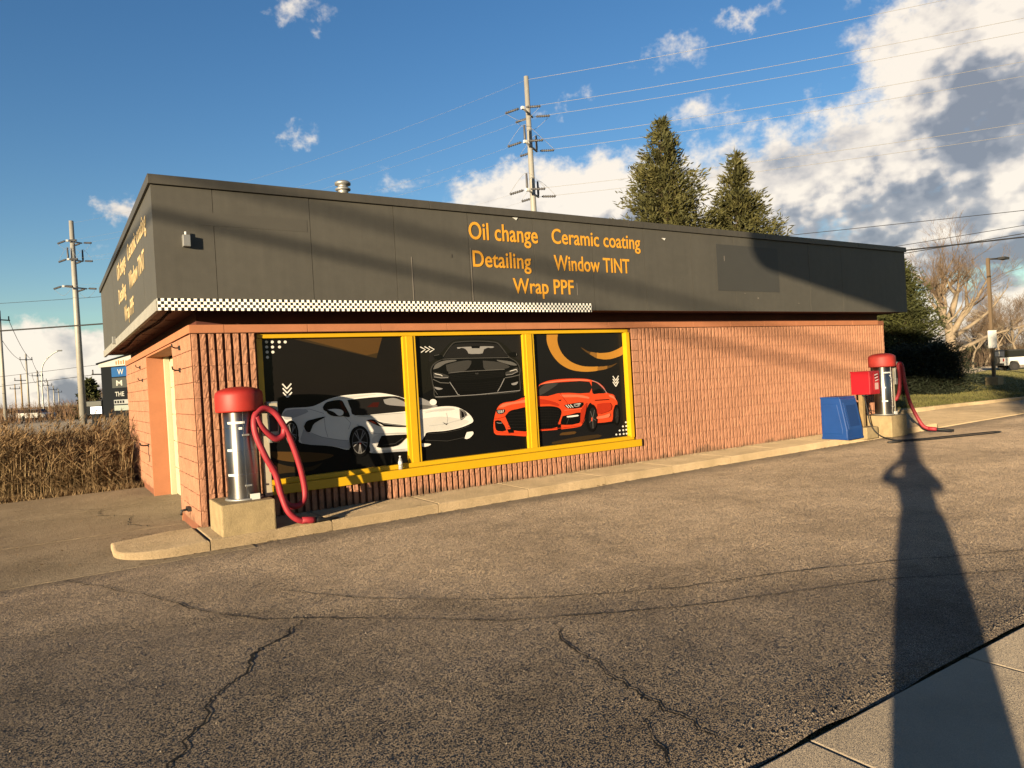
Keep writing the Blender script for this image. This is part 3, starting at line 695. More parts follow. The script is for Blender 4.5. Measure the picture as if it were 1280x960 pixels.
# --- roof, soffit and fascia
FX0, FX1, FY0, FY1 = 1.12, 17.60, 9.25, 18.90
FZ0, FZ1, CZ = 2.852, 4.30, 4.42
MB().box((FX0+.05, FY0+.05, 4.0), (FX1-.05, FY1-.05, 4.12)).build('roof', M['joint'], bld)
MB().box((FX0+.04, FY0+.04, 2.862), (FX1-.04, FY1-.04, 2.885)).build('soffit', M['maroon'], bld)
MB().box((XW0+.10, YW0+.10, 2.685), (XW1-.10, YW1-.10, 2.865)).build('wall_plate', M['maroon'], bld)
fas = MB().box((FX0+.02, FY0+.02, FZ0+.01), (FX1-.02, FY0+.06, FZ1)).box((FX0+.02, FY0+.06, FZ0+.01), (FX0+.06, FY1-.02, FZ1)).box((FX1-.06, FY0+.06, FZ0+.01), (FX1-.02, FY1-.02, FZ1)).box((FX0+.06, FY1-.06, FZ0+.01), (FX1-.06, FY1-.02, FZ1)).build('fascia', M['joint'], bld)
jx = [FX0, 1.795]+[1.795+1.195*k for k in range(1, 14)]; jx = [x for x in jx if x < FX1-.3]+[FX1]
for a, b in zip(jx[:-1], jx[1:]):
    MB().box((a+(.003 if a > FX0 else 0), FY0+RNG.uniform(0, .003), FZ0), (b-.003, FY0+.022, FZ1+.004)).build('panel', M['fascia'], fas)
jy = [FY0+.024]+[FY0+1.22*k for k in range(1, 8)]+[FY1]
for a, b in zip(jy[:-1], jy[1:]):
    MB().box((FX0+RNG.uniform(0, .003), a+.003, FZ0+.11), (FX0+.022, b-.003, FZ1+.004)).build('panel', M['fascia'], fas)
    MB().box((FX1-.022, a+.003, FZ0), (FX1-RNG.uniform(0, .003), b-.003, FZ1+.004)).build('panel', M['fascia'], fas)
    MB().box((FX0-.018, a+.002, FZ0-.032), (FX0+.03, b-.002, FZ0+.108), bev=.004).build('trim_board', M['whiteboard'], fas)
cop = MB().box((FX0+.0, FY0+.0, FZ1+.012), (FX1, FY1, CZ-.012)).build('coping', M['joint'], bld)
cx_ = [FX0-.03, 4.75, 8.6, 12.3, 15.6, FX1+.03]
for a, b in zip(cx_[:-1], cx_[1:]):
    MB().box((a, FY0-.035, FZ1+.008), (b-.004, FY0+.13, CZ), bev=.004).build('coping_length', M['coping'], cop)
cy_ = [FY0+.135, 12.4, 15.6, FY1]
for a, b in zip(cy_[:-1], cy_[1:]):
    MB().box((FX0-.03, a, FZ1+.008), (FX0+.13, b-.004, CZ), bev=.004).build('coping_length', M['coping'], cop)
    MB().box((FX1-.13, a, FZ1+.008), (FX1+.03, b-.004, CZ), bev=.004).build('coping_length', M['coping'], cop)
MB().box((FX0-.004, FY0-.010, 2.822), (7.68, FY0-.001, 2.822+.036*4)).build('checker_strip', M['checker'], fas)
MB().box((10.84, FY0-.004, 3.245), (12.70, FY0-.0005, 4.14)).build('repainted_square', M['fascia_patch'], fas)
MB().box((1.65, FY0-.003, 3.86), (2.95, FY0-.0005, 4.02)).build('repainted_square', M['fascia_patch2'], fas)
for (x, z, w_, h_) in ((4.42, 2.98, .012, .62), (5.40, 2.98, .010, .80), (7.40, 3.1, .008, .2), (11.05, 3.82, .02, .1), (13.3, 3.02, .05, .012), (12.0, 3.1, .03, .03), (11.6, 3.2, .04, .012), (5.06, 3.62, .03, .05)):
    MB().box((x, FY0-.005, z), (x+w_, FY0-.0004, z+h_)).build('paint_streak', M['coping'] if h_ < .06 and x < 6 else mat('pale drip', (.19, .17, .15), .7), fas)
for (x, z) in ((6.24, 4.27), (9.45, 4.14)):
    MB().prism([(x-.05, FY0-.012, z+.025), (x+.05, FY0-.012, z+.027), (x+.02, FY0-.012, z-.012)], (0, .008, 0)).build('peeling_flake', M['white'], fas)
lb = MB().box((1.425, FY0-.085, 3.58), (1.51, FY0, 3.72), bev=.008).build('light_box', M['galv'], bld)
MB().tube([(1.465, FY0-.045, 3.715), (1.465, FY0-.045, 3.76)], .014, 8).build('photocell', M['white'], lb)
MB().box((FX0-.07, 15.3, FZ0+.02), (FX0-.001, 15.42, FZ0+.16), bev=.006).build('light_box', M['galv'], bld)
MB().tube(spline([(1.30, 9.6, 2.845), (1.33, 11, 2.835), (1.28, 13, 2.845), (1.33, 15.5, 2.835), (1.30, 17, 2.845)]), .016, 6).build('conduit', M['maroon'], bld)
for k in range(8): MB().box((XW0+.0, FY0+.3+k*1.2, 2.855), (FX0+.05, FY0+.32+k*1.2, 2.862)).build('soffit_batten', M['maroon'], bld)
vq = on_y(429, 241, 11.4); vx, vz = vq[0], vq[2]
vp = MB().lathe((vx, 11.4, 4.1), [(.085, 0), (.085, vz-4.1+.02), (.09, vz-4.1+.03)], 20).build('vent_pipe', M['galv'], bld)
MB().lathe((vx, 11.4, vz+.03), [(.09, 0), (.125, .01), (.125, .035), (.095, .05), (.08, .06), (.08, .09), (.13, .10), (.13, .135), (.10, .155), (.03, .17)], 20).build('vent_cap', M['galv'], vp)
# --- lettering
def text_mesh(s, name):
    cu = bpy.data.curves.new(name, 'FONT'); cu.body = s; cu.size = 1.0; cu.extrude = .004; cu.offset = .012; cu.space_character = 1.02; cu.resolution_u = 5
    o = bpy.data.objects.new(name, cu); COL.objects.link(o); dg = bpy.context.evaluated_depsgraph_get()
    me = bpy.data.meshes.new_from_object(o.evaluated_get(dg)); bpy.data.objects.remove(o); bpy.data.curves.remove(cu); return me
def lettering(s, x0, x1, zb, cap, place, m, parent, name='lettering'):
    """fit text s between x0 and x1, baseline zb, capital height cap; place maps (x, z, depth) to the world"""
    me = text_mesh(s, name); n = len(me.vertices); co = np.zeros(n*3); me.vertices.foreach_get('co', co); co = co.reshape(n, 3)
    capm = text_mesh('H', 'cap'); c2 = np.zeros(len(capm.vertices)*3); capm.vertices.foreach_get('co', c2); ch = c2.reshape(-1, 3)[:, 1].max(); bpy.data.meshes.remove(capm)
    mn, mx = co[:, 0].min(), co[:, 0].max(); kx = (x1-x0)/(mx-mn); kz = cap/ch; Q = np.zeros((n, 3))
    for i, (a, b, c) in enumerate(co): Q[i] = place(x0+(a-mn)*kx, zb+b*kz, c)
    me.vertices.foreach_set('co', Q.ravel().astype(np.float32)); me.materials.clear(); me.materials.append(m); me.update()
    return link(name, me, parent)
def zf(X, Y): q = on_y(560+X/4.923, 260+Y/4.923, FY0); return q[0], q[2]
front = lambda x, z, c: (x, FY0-.005-c*.5, z)
lines = [('Oil change', 130, 553, 195, 212, 88), ('Ceramic coating', 640, 1183, 222, 250, 130), ('Detailing', 155, 512, 362, 372, 262), ('Window TINT', 655, 1118, 386, 398, 292), ('Wrap PPF', 403, 775, 524, 531, 430)]
TXT = []
for s, l, r_, bl, br, tp in lines:
    x0, z0 = zf(l, bl); x1, z1 = zf(r_, br); _, zt = zf(l, tp); zb = (z0+z1)/2
    TXT.append((s, x0, x1, zb, zt-z0)); lettering(s, x0, x1, zb, (zt-z0)*.98, front, M['letter'], fas)
# same words, bleached, on the side: mirrored into the y axis (reads from far to near)
tx0 = min(t[1] for t in TXT); tx1 = max(t[2] for t in TXT)
def sidep(x, z, c): return (FX0-.004-c*.5, 9.87+(tx1-x)*1.27, z-.02)
for s, x0, x1, zb, cap in TXT: lettering(s, x0, x1, zb, cap, sidep, M['letter_old'], fas)

# ------------------------------------------------------------------ window with printed panels
YP = YW0+.125
win = MB().box((WX0-.02, YP+.012, WZ0), (WX1, YP+.05, WZ1)).build('window', M['joint'], bld)
def fr(name, a, b): return MB().box(a, b, bev=.005).build(name, M['yellow'], win)
fr('frame_head', (WX0-.01, YP-.055, WZ1-.062), (WX1, YP+.03, WZ1-.002))
fr('frame_jamb', (WX0-.02, YP-.055, WZ0+.10), (WX0+.055, YP+.03, WZ1-.064))
fr('frame_jamb', (WX1-.085, YP-.095, WZ0+.12), (WX1-.002, YP+.03, WZ1-.064))
for (a, b) in ((4.455, 4.665), (6.62, 6.84)):
    fr('mullion', (a, YP-.045, WZ0+.10), (a+.06, YP+.03, WZ1-.064)); fr('mullion', (b-.06, YP-.045, WZ0+.10), (b, YP+.03, WZ1-.064))
    fr('mullion_cover', (a+.05, YP-.060, WZ0+.10), (b-.05, YP+.02, WZ1-.064))
fr('sill', (WX0-.05, YW0-.055, WZ0-.045), (WX1+.085, YP+.03, WZ0+.078))
fr('frame_base', (WX0-.01, YP-.075, WZ0+.079), (WX1-.002, YP+.03, WZ0+.145))
def vin(name, c, r=.5):
    m = mat('print '+name, c, r, var=.07, vscale=1.7, spec=.05); q = m.node_tree.nodes['Principled BSDF']; q.inputs['Coat Weight'].default_value = .18; q.inputs['Coat Roughness'].default_value = .14; return m
PM = {'bg1': vin('charcoal', (.0105, .0088, .0082)), 'bgk': vin('black', (.006, .006, .006)), 'bg2': vin('olive black', (.012, .0115, .009)), 'bg3': vin('night', (.010, .010, .011)),
      'white': vin('white', (.88, .85, .80)), 'w2': vin('white half tone', (.68, .66, .63)), 'wsh': vin('white shade', (.50, .50, .51)), 'wdk': vin('white crease', (.34, .34, .36)), 'gold': vin('gold', (.52, .24, .038)), 'gold2': vin('gold dim', (.30, .14, .03)), 'gold3': vin('gold faint', (.10, .052, .016)),
      'gold4': vin('gold fainter', (.045, .028, .012)), 'k': vin('ink', (.005, .005, .005)), 'k2': vin('soft ink', (.016, .015, .015)), 'g1': vin('grey 1', (.05, .048, .046)), 'g2': vin('grey 2', (.13, .125, .12)), 'g3': vin('grey 3', (.30, .29, .29)),
      'red': vin('red', (.78, .075, .022)), 'red2': vin('red shade', (.48, .035, .012)), 'red3': vin('red light', (.86, .19, .10)), 'rk': vin('red black', (.05, .008, .006)), 'tail': vin('lamp red', (.75, .10, .04))}
PN = list(PM); PI = {n: i for i, n in enumerate(PN)}; PML = [PM[n] for n in PN]
class Art:
    def __init__(s, ox, oy, k, x0, x1, lay=0): s.ox, s.oy, s.k, s.x0, s.x1 = ox, oy, k, x0, x1; s.mb = MB(); s.lay = lay
    def w(s, X, Y):
        q = on_y(s.ox+X/s.k, s.oy+Y/s.k, YP); return min(max(q[0], s.x0), s.x1), min(max(q[2], WZ0+.06), WZ1-.05)
    def poly(s, c, *pts, tilt=None):
        s.lay += 1; y = YP+.0088-s.lay*.00035
        s.mb.face([(a, y, b) for a, b in (s.w(*p) for p in pts)], PI[c]); return s
    def curve(s, c, *pts, n=5):
        q = [Vector((*p, 0)) for p in pts]; q2 = spline(q+[q[0]], n)[:-1]; return s.poly(c, *[(v.x, v.y) for v in q2])
    def ell(s, c, x, y, rx, ry, n=28): return s.poly(c, *[(x+rx*math.cos(2*math.pi*k/n), y+ry*math.sin(2*math.pi*k/n)) for k in range(n)])
    def line(s, c, wd, *pts):
        P = [Vector(p) for p in pts]; L, R_ = [], []
        for i, p in enumerate(P):
            t = (P[min(i+1, len(P)-1)]-P[max(i-1, 0)]).normalized(); n = Vector((-t.y, t.x))*wd/2; L.append(p+n); R_.append(p-n)
        return s.poly(c, *[tuple(v) for v in L+R_[::-1]])
    def done(s, name): return s.mb.build(name, PML, win, recalc=False)
def panel(x0, x1, c, name='printed_panel'): return MB().box((x0, YP+.0095, WZ0+.05), (x1, YP+.0125, WZ1-.04)).build(name, PM[c], win)
A1 = (320, 410, 5.055, WX0+.04, 4.47); A2 = (515, 410, 5.647, 4.65, 6.64); A3 = (655, 405, 6.0, 6.825, WX1-.07)
panel(WX0+.02, 4.50, 'bg1'); panel(4.63, 6.66, 'bg2'); panel(6.80, WX1-.03, 'bg3')
# panel one: background shapes, dots and chevrons
a = Art(*A1)
a.poly('gold4', (190, 48), (930, 48), (935, 150), (770, 192)).poly('gold3', (260, 48), (800, 48), (800, 150), (700, 172)).poly('bg1', (800, 40), (950, 40), (960, 300), (760, 200))
a.curve('bgk', (130, 440), (250, 420), (350, 430), (450, 450), (800, 560), (980, 600), (990, 900), (60, 960), (40, 930), (140, 700))
a.curve('gold3', (70, 780), (180, 782), (330, 785), (490, 802), (430, 832), (330, 848), (220, 845), (120, 825), n=4).curve('gold4', (70, 832), (200, 872), (330, 880), (420, 852), (350, 902), (200, 915), (90, 920), n=4)
a.done('swoosh_print')
a = Art(*A1, lay=8)
for x, y in ((67, 88), (103, 88), (147, 88), (185, 88), (68, 120), (105, 120), (149, 120), (71, 152), (107, 152), (73, 185)): a.ell('white', x, y, 10, 9, 12)
for k in range(3): a.line('white', 8, (167+2*k, 353+27*k), (195+2*k, 384+27*k)); a.line('white', 8, (195+2*k, 384+27*k), (223+2*k, 351+27*k))
a.done('pattern_print')
a = Art(*A1, lay=9)
a.curve('white', (155, 600), (160, 560), (178, 520), (205, 507), (340, 498), (400, 478), (450, 453), (520, 432), (600, 421), (740, 411), (800, 412), (870, 424), (930, 441), (1000, 472), (1005, 620), (1000, 772), (960, 775), (740, 791), (722, 760), (690, 650), (650, 622), (610, 640), (590, 700), (588, 768), (480, 747), (290, 729), (272, 690), (255, 630), (225, 596), (195, 600), (178, 645), (165, 625), n=4)
a.curve('wsh', (300, 640), (350, 668), (480, 702), (586, 716), (588, 765), (480, 745), (292, 727), n=3).line('wdk', 4, (345, 662), (420, 690), (520, 706), (586, 712)).line('wdk', 3, (200, 520), (340, 512), (430, 540))
a.curve('wsh', (165, 548), (200, 518), (300, 512), (330, 530), (260, 560), (190, 580), n=3)
a.line('wdk', 3, (560, 560), (600, 600), (585, 640)).line('wdk', 3, (430, 560), (440, 640), (455, 690))
a.curve('w2', (640, 556), (800, 545), (960, 535), (1003, 560), (1003, 612), (900, 606), (800, 592), (740, 570), n=3).curve('w2', (735, 700), (780, 670), (1003, 655), (1003, 668), (812, 675), (785, 690), (756, 756), (742, 770), n=2).curve('wsh', (740, 782), (860, 776), (1003, 764), (1003, 774), (860, 784), (742, 790), n=2).curve('w2', (470, 452), (540, 436), (640, 424), (760, 418), (700, 428), (580, 446), n=2)
a.curve('k2', (578, 455), (660, 445), (760, 436), (880, 431), (945, 452), (1003, 485), (1003, 520), (945, 526), (800, 540), (626, 552), (600, 510), n=3)
a.curve('g3', (805, 452), (870, 442), (930, 462), (1003, 492), (1003, 498), (900, 492), (822, 482), n=3).poly('rk', (700, 500), (740, 470), (780, 468), (770, 500))
a.curve('k', (422, 500), (445, 470), (500, 456), (542, 458), (562, 490), (594, 555), (560, 559), (440, 526), n=3).poly('rk', (525, 465), (542, 462), (575, 530), (556, 540))
a.curve('k', (444, 520), (500, 512), (560, 530), (556, 556), (490, 557), (455, 540), n=3).curve('white', (452, 516), (495, 511), (535, 515), (553, 530), (546, 550), (520, 553), (490, 530), n=3)
a.curve('k', (302, 622), (320, 590), (360, 576), (440, 560), (370, 602), (350, 640), (340, 658), (318, 652), n=3).ell('white', 513, 590, 7, 7, 10)
a.curve('k', (697, 582), (740, 577), (800, 598), (955, 617), (955, 627), (800, 622), (760, 613), n=3).poly('tail', (714, 584), (742, 590), (762, 605), (738, 601)).poly('white', (752, 584), (775, 600), (806, 618), (786, 616)).line('g3', 3, (800, 603), (880, 613), (950, 620))
a.curve('k', (762, 752), (788, 690), (812, 679), (1003, 672), (1003, 688), (952, 692), (895, 742), (800, 757), n=3).line('g1', 4, (800, 740), (880, 730), (930, 695))
a.line('wdk', 3, (640, 610), (700, 655), (760, 668), (1003, 660)).line('wdk', 3, (740, 778), (860, 772), (1003, 758)).line('wdk', 2, (640, 560), (800, 545), (950, 535))
for (x, y, rx, ry) in ((222, 668, 46, 84), (655, 715, 64, 98)):
    a.ell('k', x, y, rx, ry).ell('g2', x, y, rx*.78, ry*.82).ell('k2', x, y, rx*.70, ry*.75)
    for q in range(5):
        t = q*2*math.pi/5+.3
        for dt in (-.16, .16): a.line('g3', 5, (x+6*math.cos(t), y+8*math.sin(t)), (x+rx*.74*math.cos(t+dt), y+ry*.78*math.sin(t+dt)))
    a.ell('red2', x+2, y+10, 7, 10, 10).ell('g3', x, y, rx*.13, ry*.12, 12)
a.done('white_car_print')
# panel two
a = Art(*A2)
a.curve('k2', (70, 30), (780, 30), (785, 90), (760, 230), (690, 150), (600, 85), (450, 75), (300, 85), (220, 160), (130, 240), (80, 150), n=3).curve('bg2', (60, 30), (130, 30), (120, 240), (100, 420), (60, 420), n=3)
a.curve('bgk', (55, 480), (200, 420), (500, 440), (800, 400), (830, 870), (60, 940), n=3)
a.done('backdrop_print')
a = Art(*A2, lay=4)
a.line('white', 7, (60, 133), (95, 152), (65, 172)).line('white', 7, (90, 131), (126, 151), (96, 171)).line('white', 7, (120, 130), (158, 150), (126, 170))
a.done('chevron_print')
a = Art(*A2, lay=5)
a.curve('g1', (205, 222), (245, 158), (288, 106), (330, 95), (450, 89), (560, 94), (612, 106), (655, 158), (692, 205), (742, 238), (768, 290), (763, 340), (768, 400), (757, 447), (640, 464), (330, 482), (172, 492), (152, 430), (137, 350), (132, 290), (157, 248), n=4)
a.curve('k', (212, 224), (250, 162), (292, 112), (330, 101), (450, 95), (560, 100), (606, 112), (650, 164), (686, 209), (736, 242), (760, 292), (756, 340), (761, 400), (751, 442), (640, 459), (330, 477), (178, 485), (159, 430), (144, 350), (139, 292), (163, 254), n=4)
a.curve('k2', (225, 212), (257, 162), (302, 116), (450, 107), (598, 114), (640, 160), (672, 201), (450, 207), n=3)
a.curve('g3', (320, 136), (445, 130), (572, 129), (570, 140), (520, 146), (500, 178), (450, 182), (400, 180), (378, 147), (324, 146), n=2).poly('k', (418, 126), (482, 126), (478, 143), (424, 143)).curve('k2', (330, 150), (350, 140), (380, 150), (395, 182), (330, 190), n=3).curve('k2', (510, 150), (540, 138), (565, 150), (570, 185), (505, 180), n=3)
a.curve('g2', (150, 292), (168, 256), (222, 232), (300, 224), (312, 232), (240, 250), (190, 280), n=3).curve('g2', (598, 224), (700, 237), (742, 262), (700, 262), (612, 236), n=3).curve('g1', (240, 260), (330, 236), (420, 232), (380, 300), (260, 312), n=3).curve('g1', (500, 230), (610, 240), (690, 270), (650, 288), (520, 296), n=3)
a.line('g2', 3, (215, 220), (330, 214), (450, 212), (580, 210), (685, 208)).line('g2', 4, (258, 318), (350, 308), (450, 302), (560, 297), (655, 291))
a.curve('k', (262, 326), (450, 308), (655, 300), (650, 346), (450, 378), (280, 382), n=2)
for k in range(4): a.line('k2', 2, (268, 336+11*k), (450, 320+13*k), (650, 311+9*k))
a.curve('g1', (150, 312), (200, 318), (258, 338), (252, 352), (200, 355), (155, 345), n=3).line('white', 4, (160, 322), (205, 332), (215, 340)).line('g3', 4, (155, 345), (205, 352), (255, 350)).curve('g1', (660, 312), (700, 295), (742, 278), (748, 302), (705, 325), (662, 332), n=3).line('white', 4, (690, 305), (735, 292), (742, 300)).line('g3', 4, (662, 332), (705, 327), (748, 306))
a.line('g3', 5, (266, 382), (300, 432), (322, 468), (335, 472)).line('g3', 5, (652, 356), (626, 410), (604, 448)).line('g3', 4, (165, 487), (330, 479), (470, 470), (600, 457), (762, 441)).line('g2', 5, (148, 362), (200, 386), (262, 389)).line('g2', 5, (655, 352), (700, 345), (762, 330))
a.curve('g3', (155, 415), (185, 420), (218, 428), (190, 437), (168, 430), n=2).curve('g3', (700, 392), (725, 385), (748, 379), (735, 400), (706, 402), n=2).line('g2', 3, (150, 405), (160, 440), (180, 470)).poly('g2', (448, 318), (454, 318), (452, 330)).poly('g2', (462, 317), (468, 317), (462, 329))
for k in range(4): a.line('k2', 2, (300, 395+15*k), (450, 392+16*k), (625, 375+15*k))
a.curve('k', (150, 197), (190, 188), (212, 204), (208, 219), (165, 220), n=3).curve('k', (684, 176), (720, 170), (740, 185), (732, 199), (690, 200), n=3).line('g2', 2, (155, 195), (190, 188)).line('g3', 2, (735, 180), (738, 194))
a.done('black_car_print')
a = Art(*A2, lay=36)
a.curve('g3', (45, 488), (75, 497), (130, 522), (182, 553), (100, 571), (45, 576), n=2).curve('g2', (45, 540), (100, 545), (150, 553), (100, 568), (45, 573), n=2)
a.curve('white', (45, 578), (100, 573), (180, 557), (260, 552), (330, 563), (400, 605), (432, 655), (400, 680), (330, 706), (230, 726), (110, 736), (90, 760), (66, 795), (45, 790), n=3).ell('white', 148, 523, 25, 21)
a.curve('w2', (60, 640), (200, 625), (330, 640), (400, 660), (330, 700), (230, 720), (110, 730), (80, 740), n=3).curve('w2', (60, 590), (180, 570), (260, 562), (300, 575), (200, 590), n=2)
a.curve('g2', (333, 570), (362, 580), (390, 612), (352, 648), (338, 640), n=2).curve('k', (345, 582), (362, 590), (378, 612), (352, 635), n=2).line('g3', 3, (340, 575), (365, 595), (370, 620)).poly('k', (213, 666), (236, 672), (257, 671), (241, 685))
a.line('wsh', 3, (90, 600), (180, 580), (300, 572)).line('wsh', 3, (120, 690), (220, 680), (330, 650), (400, 612)).line('wsh', 2, (240, 600), (250, 640), (245, 668))
a.curve('white', (385, 736), (425, 730), (431, 748), (402, 778), (370, 780), n=2).curve('white', (66, 814), (110, 815), (133, 820), (110, 834), (70, 838), n=2).line('g1', 3, (90, 792), (250, 797), (370, 772)).line('g1', 3, (110, 745), (230, 738), (330, 718), (405, 690))
a.done('white_car_front_print')
a = Art(*A2, lay=48)
a.curve('red', (577, 738), (573, 690), (580, 630), (600, 565), (640, 529), (720, 515), (775, 493), (810, 465), (835, 448), (838, 600), (835, 752), (700, 757), (600, 754), n=3)
a.curve('red3', (606, 560), (645, 534), (720, 521), (800, 505), (835, 500), (830, 520), (700, 540), (640, 560), n=3).curve('k', (655, 622), (688, 586), (740, 572), (838, 565), (838, 718), (712, 722), (690, 702), n=3)
for k in range(6): a.line('k2', 3, (672, 602+20*k), (838, 590+22*k))
a.curve('k2', (588, 578), (652, 574), (645, 602), (604, 607), n=2).curve('g3', (600, 582), (625, 580), (622, 600), (606, 602), n=2).line('white', 4, (632, 580), (626, 600)).line('white', 4, (643, 578), (638, 598))
a.curve('k', (582, 655), (622, 654), (662, 722), (602, 727), (585, 702), n=2).line('g3', 4, (595, 668), (615, 672), (632, 670)).poly('k', (668, 716), (712, 710), (716, 738), (682, 746)).curve('k2', (770, 500), (800, 470), (838, 452), (838, 462), (800, 482), n=2)
a.line('red2', 4, (580, 640), (600, 640), (655, 625)).line('red2', 4, (590, 735), (680, 742), (835, 738))
a.done('red_car_front_print')
# panel three
a = Art(*A3)
a.curve('gold', (173, 55), (172, 120), (185, 172), (215, 232), (270, 296), (350, 341), (440, 357), (520, 355), (560, 345), (560, 320), (520, 320), (440, 315), (360, 286), (300, 236), (265, 176), (252, 120), (250, 55), n=4).curve('gold2', (555, 349), (600, 342), (630, 332), (630, 314), (600, 318), (555, 321), n=2).curve('gold3', (628, 333), (660, 322), (705, 290), (660, 308), (628, 315), n=2)
a.curve('gold', (745, 163), (700, 190), (640, 212), (570, 218), (545, 216), (545, 252), (560, 259), (620, 266), (690, 252), (748, 222), n=3).curve('gold2', (548, 217), (500, 209), (490, 222), (520, 242), (548, 254), n=2).curve('gold3', (502, 210), (470, 198), (425, 172), (460, 205), (492, 224), n=2)
a.done('swoosh_print')
a = Art(*A3, lay=7)
for k in range(3): a.line('white', 7, (668, 390+22*k), (690, 424+22*k)); a.line('white', 7, (690, 424+22*k), (710, 388+22*k))
for x, y in ((765, 737), (743, 768), (768, 765), (718, 799), (745, 796), (768, 793), (693, 829), (720, 827), (748, 824), (770, 822)): a.ell('white', x, y, 7, 7, 10)
a.done('pattern_print')
a = Art(*A3, lay=8)
a.curve('gold4', (215, 885), (380, 850), (560, 828), (570, 850), (400, 880), (220, 900), n=2).curve('gold3', (285, 815), (385, 805), (380, 825), (270, 835), n=2)
a.curve('red', (98, 560), (103, 472), (150, 437), (220, 419), (330, 410), (440, 410), (500, 418), (560, 440), (600, 475), (626, 516), (672, 530), (692, 562), (702, 602), (672, 642), (656, 735), (545, 747), (535, 680), (503, 590), (470, 640), (455, 720), (440, 748), (410, 772), (260, 792), (115, 803), (95, 803), n=4)
a.curve('red3', (110, 468), (160, 438), (330, 416), (470, 417), (492, 428), (330, 426), (160, 448), n=2).curve('k2', (103, 540), (108, 472), (160, 447), (330, 433), (492, 433), (493, 516), (340, 516), (250, 521), (180, 541), n=2).curve('g1', (108, 500), (160, 452), (260, 441), (200, 490), (120, 535), n=2)
a.curve('k2', (508, 430), (545, 441), (590, 480), (614, 516), (560, 521), (515, 519), n=3).line('g3', 4, (512, 424), (548, 436), (592, 474), (622, 518)).curve('k', (518, 502), (570, 485), (592, 500), (582, 517), (530, 522), n=3)
a.curve('red3', (270, 530), (400, 530), (482, 545), (486, 560), (400, 548), (300, 550), n=2).curve('red2', (115, 560), (200, 575), (262, 600), (255, 618), (190, 600), (115, 603), n=2).line('red2', 4, (270, 520), (300, 560), (330, 600)).poly('k', (250, 571), (282, 567), (274, 578))
a.curve('k', (100, 619), (200, 616), (255, 626), (280, 652), (275, 692), (256, 742), (240, 776), (100, 782), n=3)
for k in range(7): a.line('k2', 3, (112, 636+20*k), (200, 634+20*k), (262, 642+18*k))
for k in range(7): a.line('k2', 2, (125+19*k, 625), (125+18*k, 775))
a.curve('k', (300, 608), (360, 596), (442, 587), (426, 626), (330, 634), n=2)
for k in range(3): a.line('white', 5, (312+17*k, 608-2*k), (334+17*k, 630-2*k))
a.curve('g3', (372, 600), (420, 592), (412, 618), (378, 620), n=2).ell('k', 392, 607, 10, 8, 12).line('white', 3, (385, 602), (425, 597))
a.curve('k', (288, 690), (350, 678), (422, 664), (411, 742), (300, 757), (272, 745), n=2).curve('white', (320, 691), (400, 681), (402, 692), (325, 701), n=2).line('g1', 3, (335, 705), (318, 752)).poly('k', (245, 757), (272, 750), (272, 790), (250, 797))
a.curve('red2', (425, 640), (450, 610), (470, 590), (460, 660), (440, 735), (420, 740), n=2).line('red3', 4, (300, 648), (430, 634)).line('red2', 4, (115, 792), (260, 782), (410, 764))
a.ell('k', 505, 705, 43, 104).ell('k2', 512, 708, 30, 82).ell('k', 690, 682, 24, 78).ell('k2', 694, 684, 16, 60)
for q in range(5): t = q*1.2566+.2; a.line('g2', 4, (512, 708), (512+26*math.cos(t), 708+74*math.sin(t))); a.line('g1', 3, (694, 684), (694+14*math.cos(t), 684+54*math.sin(t)))
a.ell('tail', 505, 715, 5, 16, 10).line('k', 6, (526, 572), (580, 569), (632, 566)).curve('red3', (545, 694), (600, 684), (640, 670), (632, 700), (545, 712), n=2).curve('red2', (545, 600), (640, 590), (650, 640), (600, 665), (545, 672), n=2).curve('red3', (630, 530), (668, 540), (688, 575), (670, 560), (640, 548), n=2)
a.curve('k', (545, 742), (600, 738), (656, 730), (650, 745), (545, 758), n=2)
a.done('red_car_print')
# bottle standing on the sill
bt = tag(empty('plastic_bottle', (0, 0, 0)), 'small clear plastic water bottle standing on the yellow window sill', 'bottle')
bm_ = mat('bottle plastic', (.70, .72, .74), .15, spec=.5); bm_.node_tree.nodes['Principled BSDF'].inputs['Transmission Weight'].default_value = .5
bx, bz = 4.27, WZ0+.078; bt.location = (bx, YW0+.0, bz)
MB().lathe((bx, YW0, bz), [(.028, 0), (.032, .006), (.031, .05), (.029, .06), (.031, .07), (.031, .12), (.022, .155), (.012, .17), (.012, .18)], 14).build('bottle_body', bm_, bt)
MB().lathe((bx, YW0, bz+.18), [(.015, 0), (.015, .018), (.010, .020)], 12).build('bottle_cap', M['white'], bt)
MB().lathe((bx, YW0, bz+.07), [(.0318, 0), (.0318, .045)], 14).build('bottle_label', M['white'], bt)

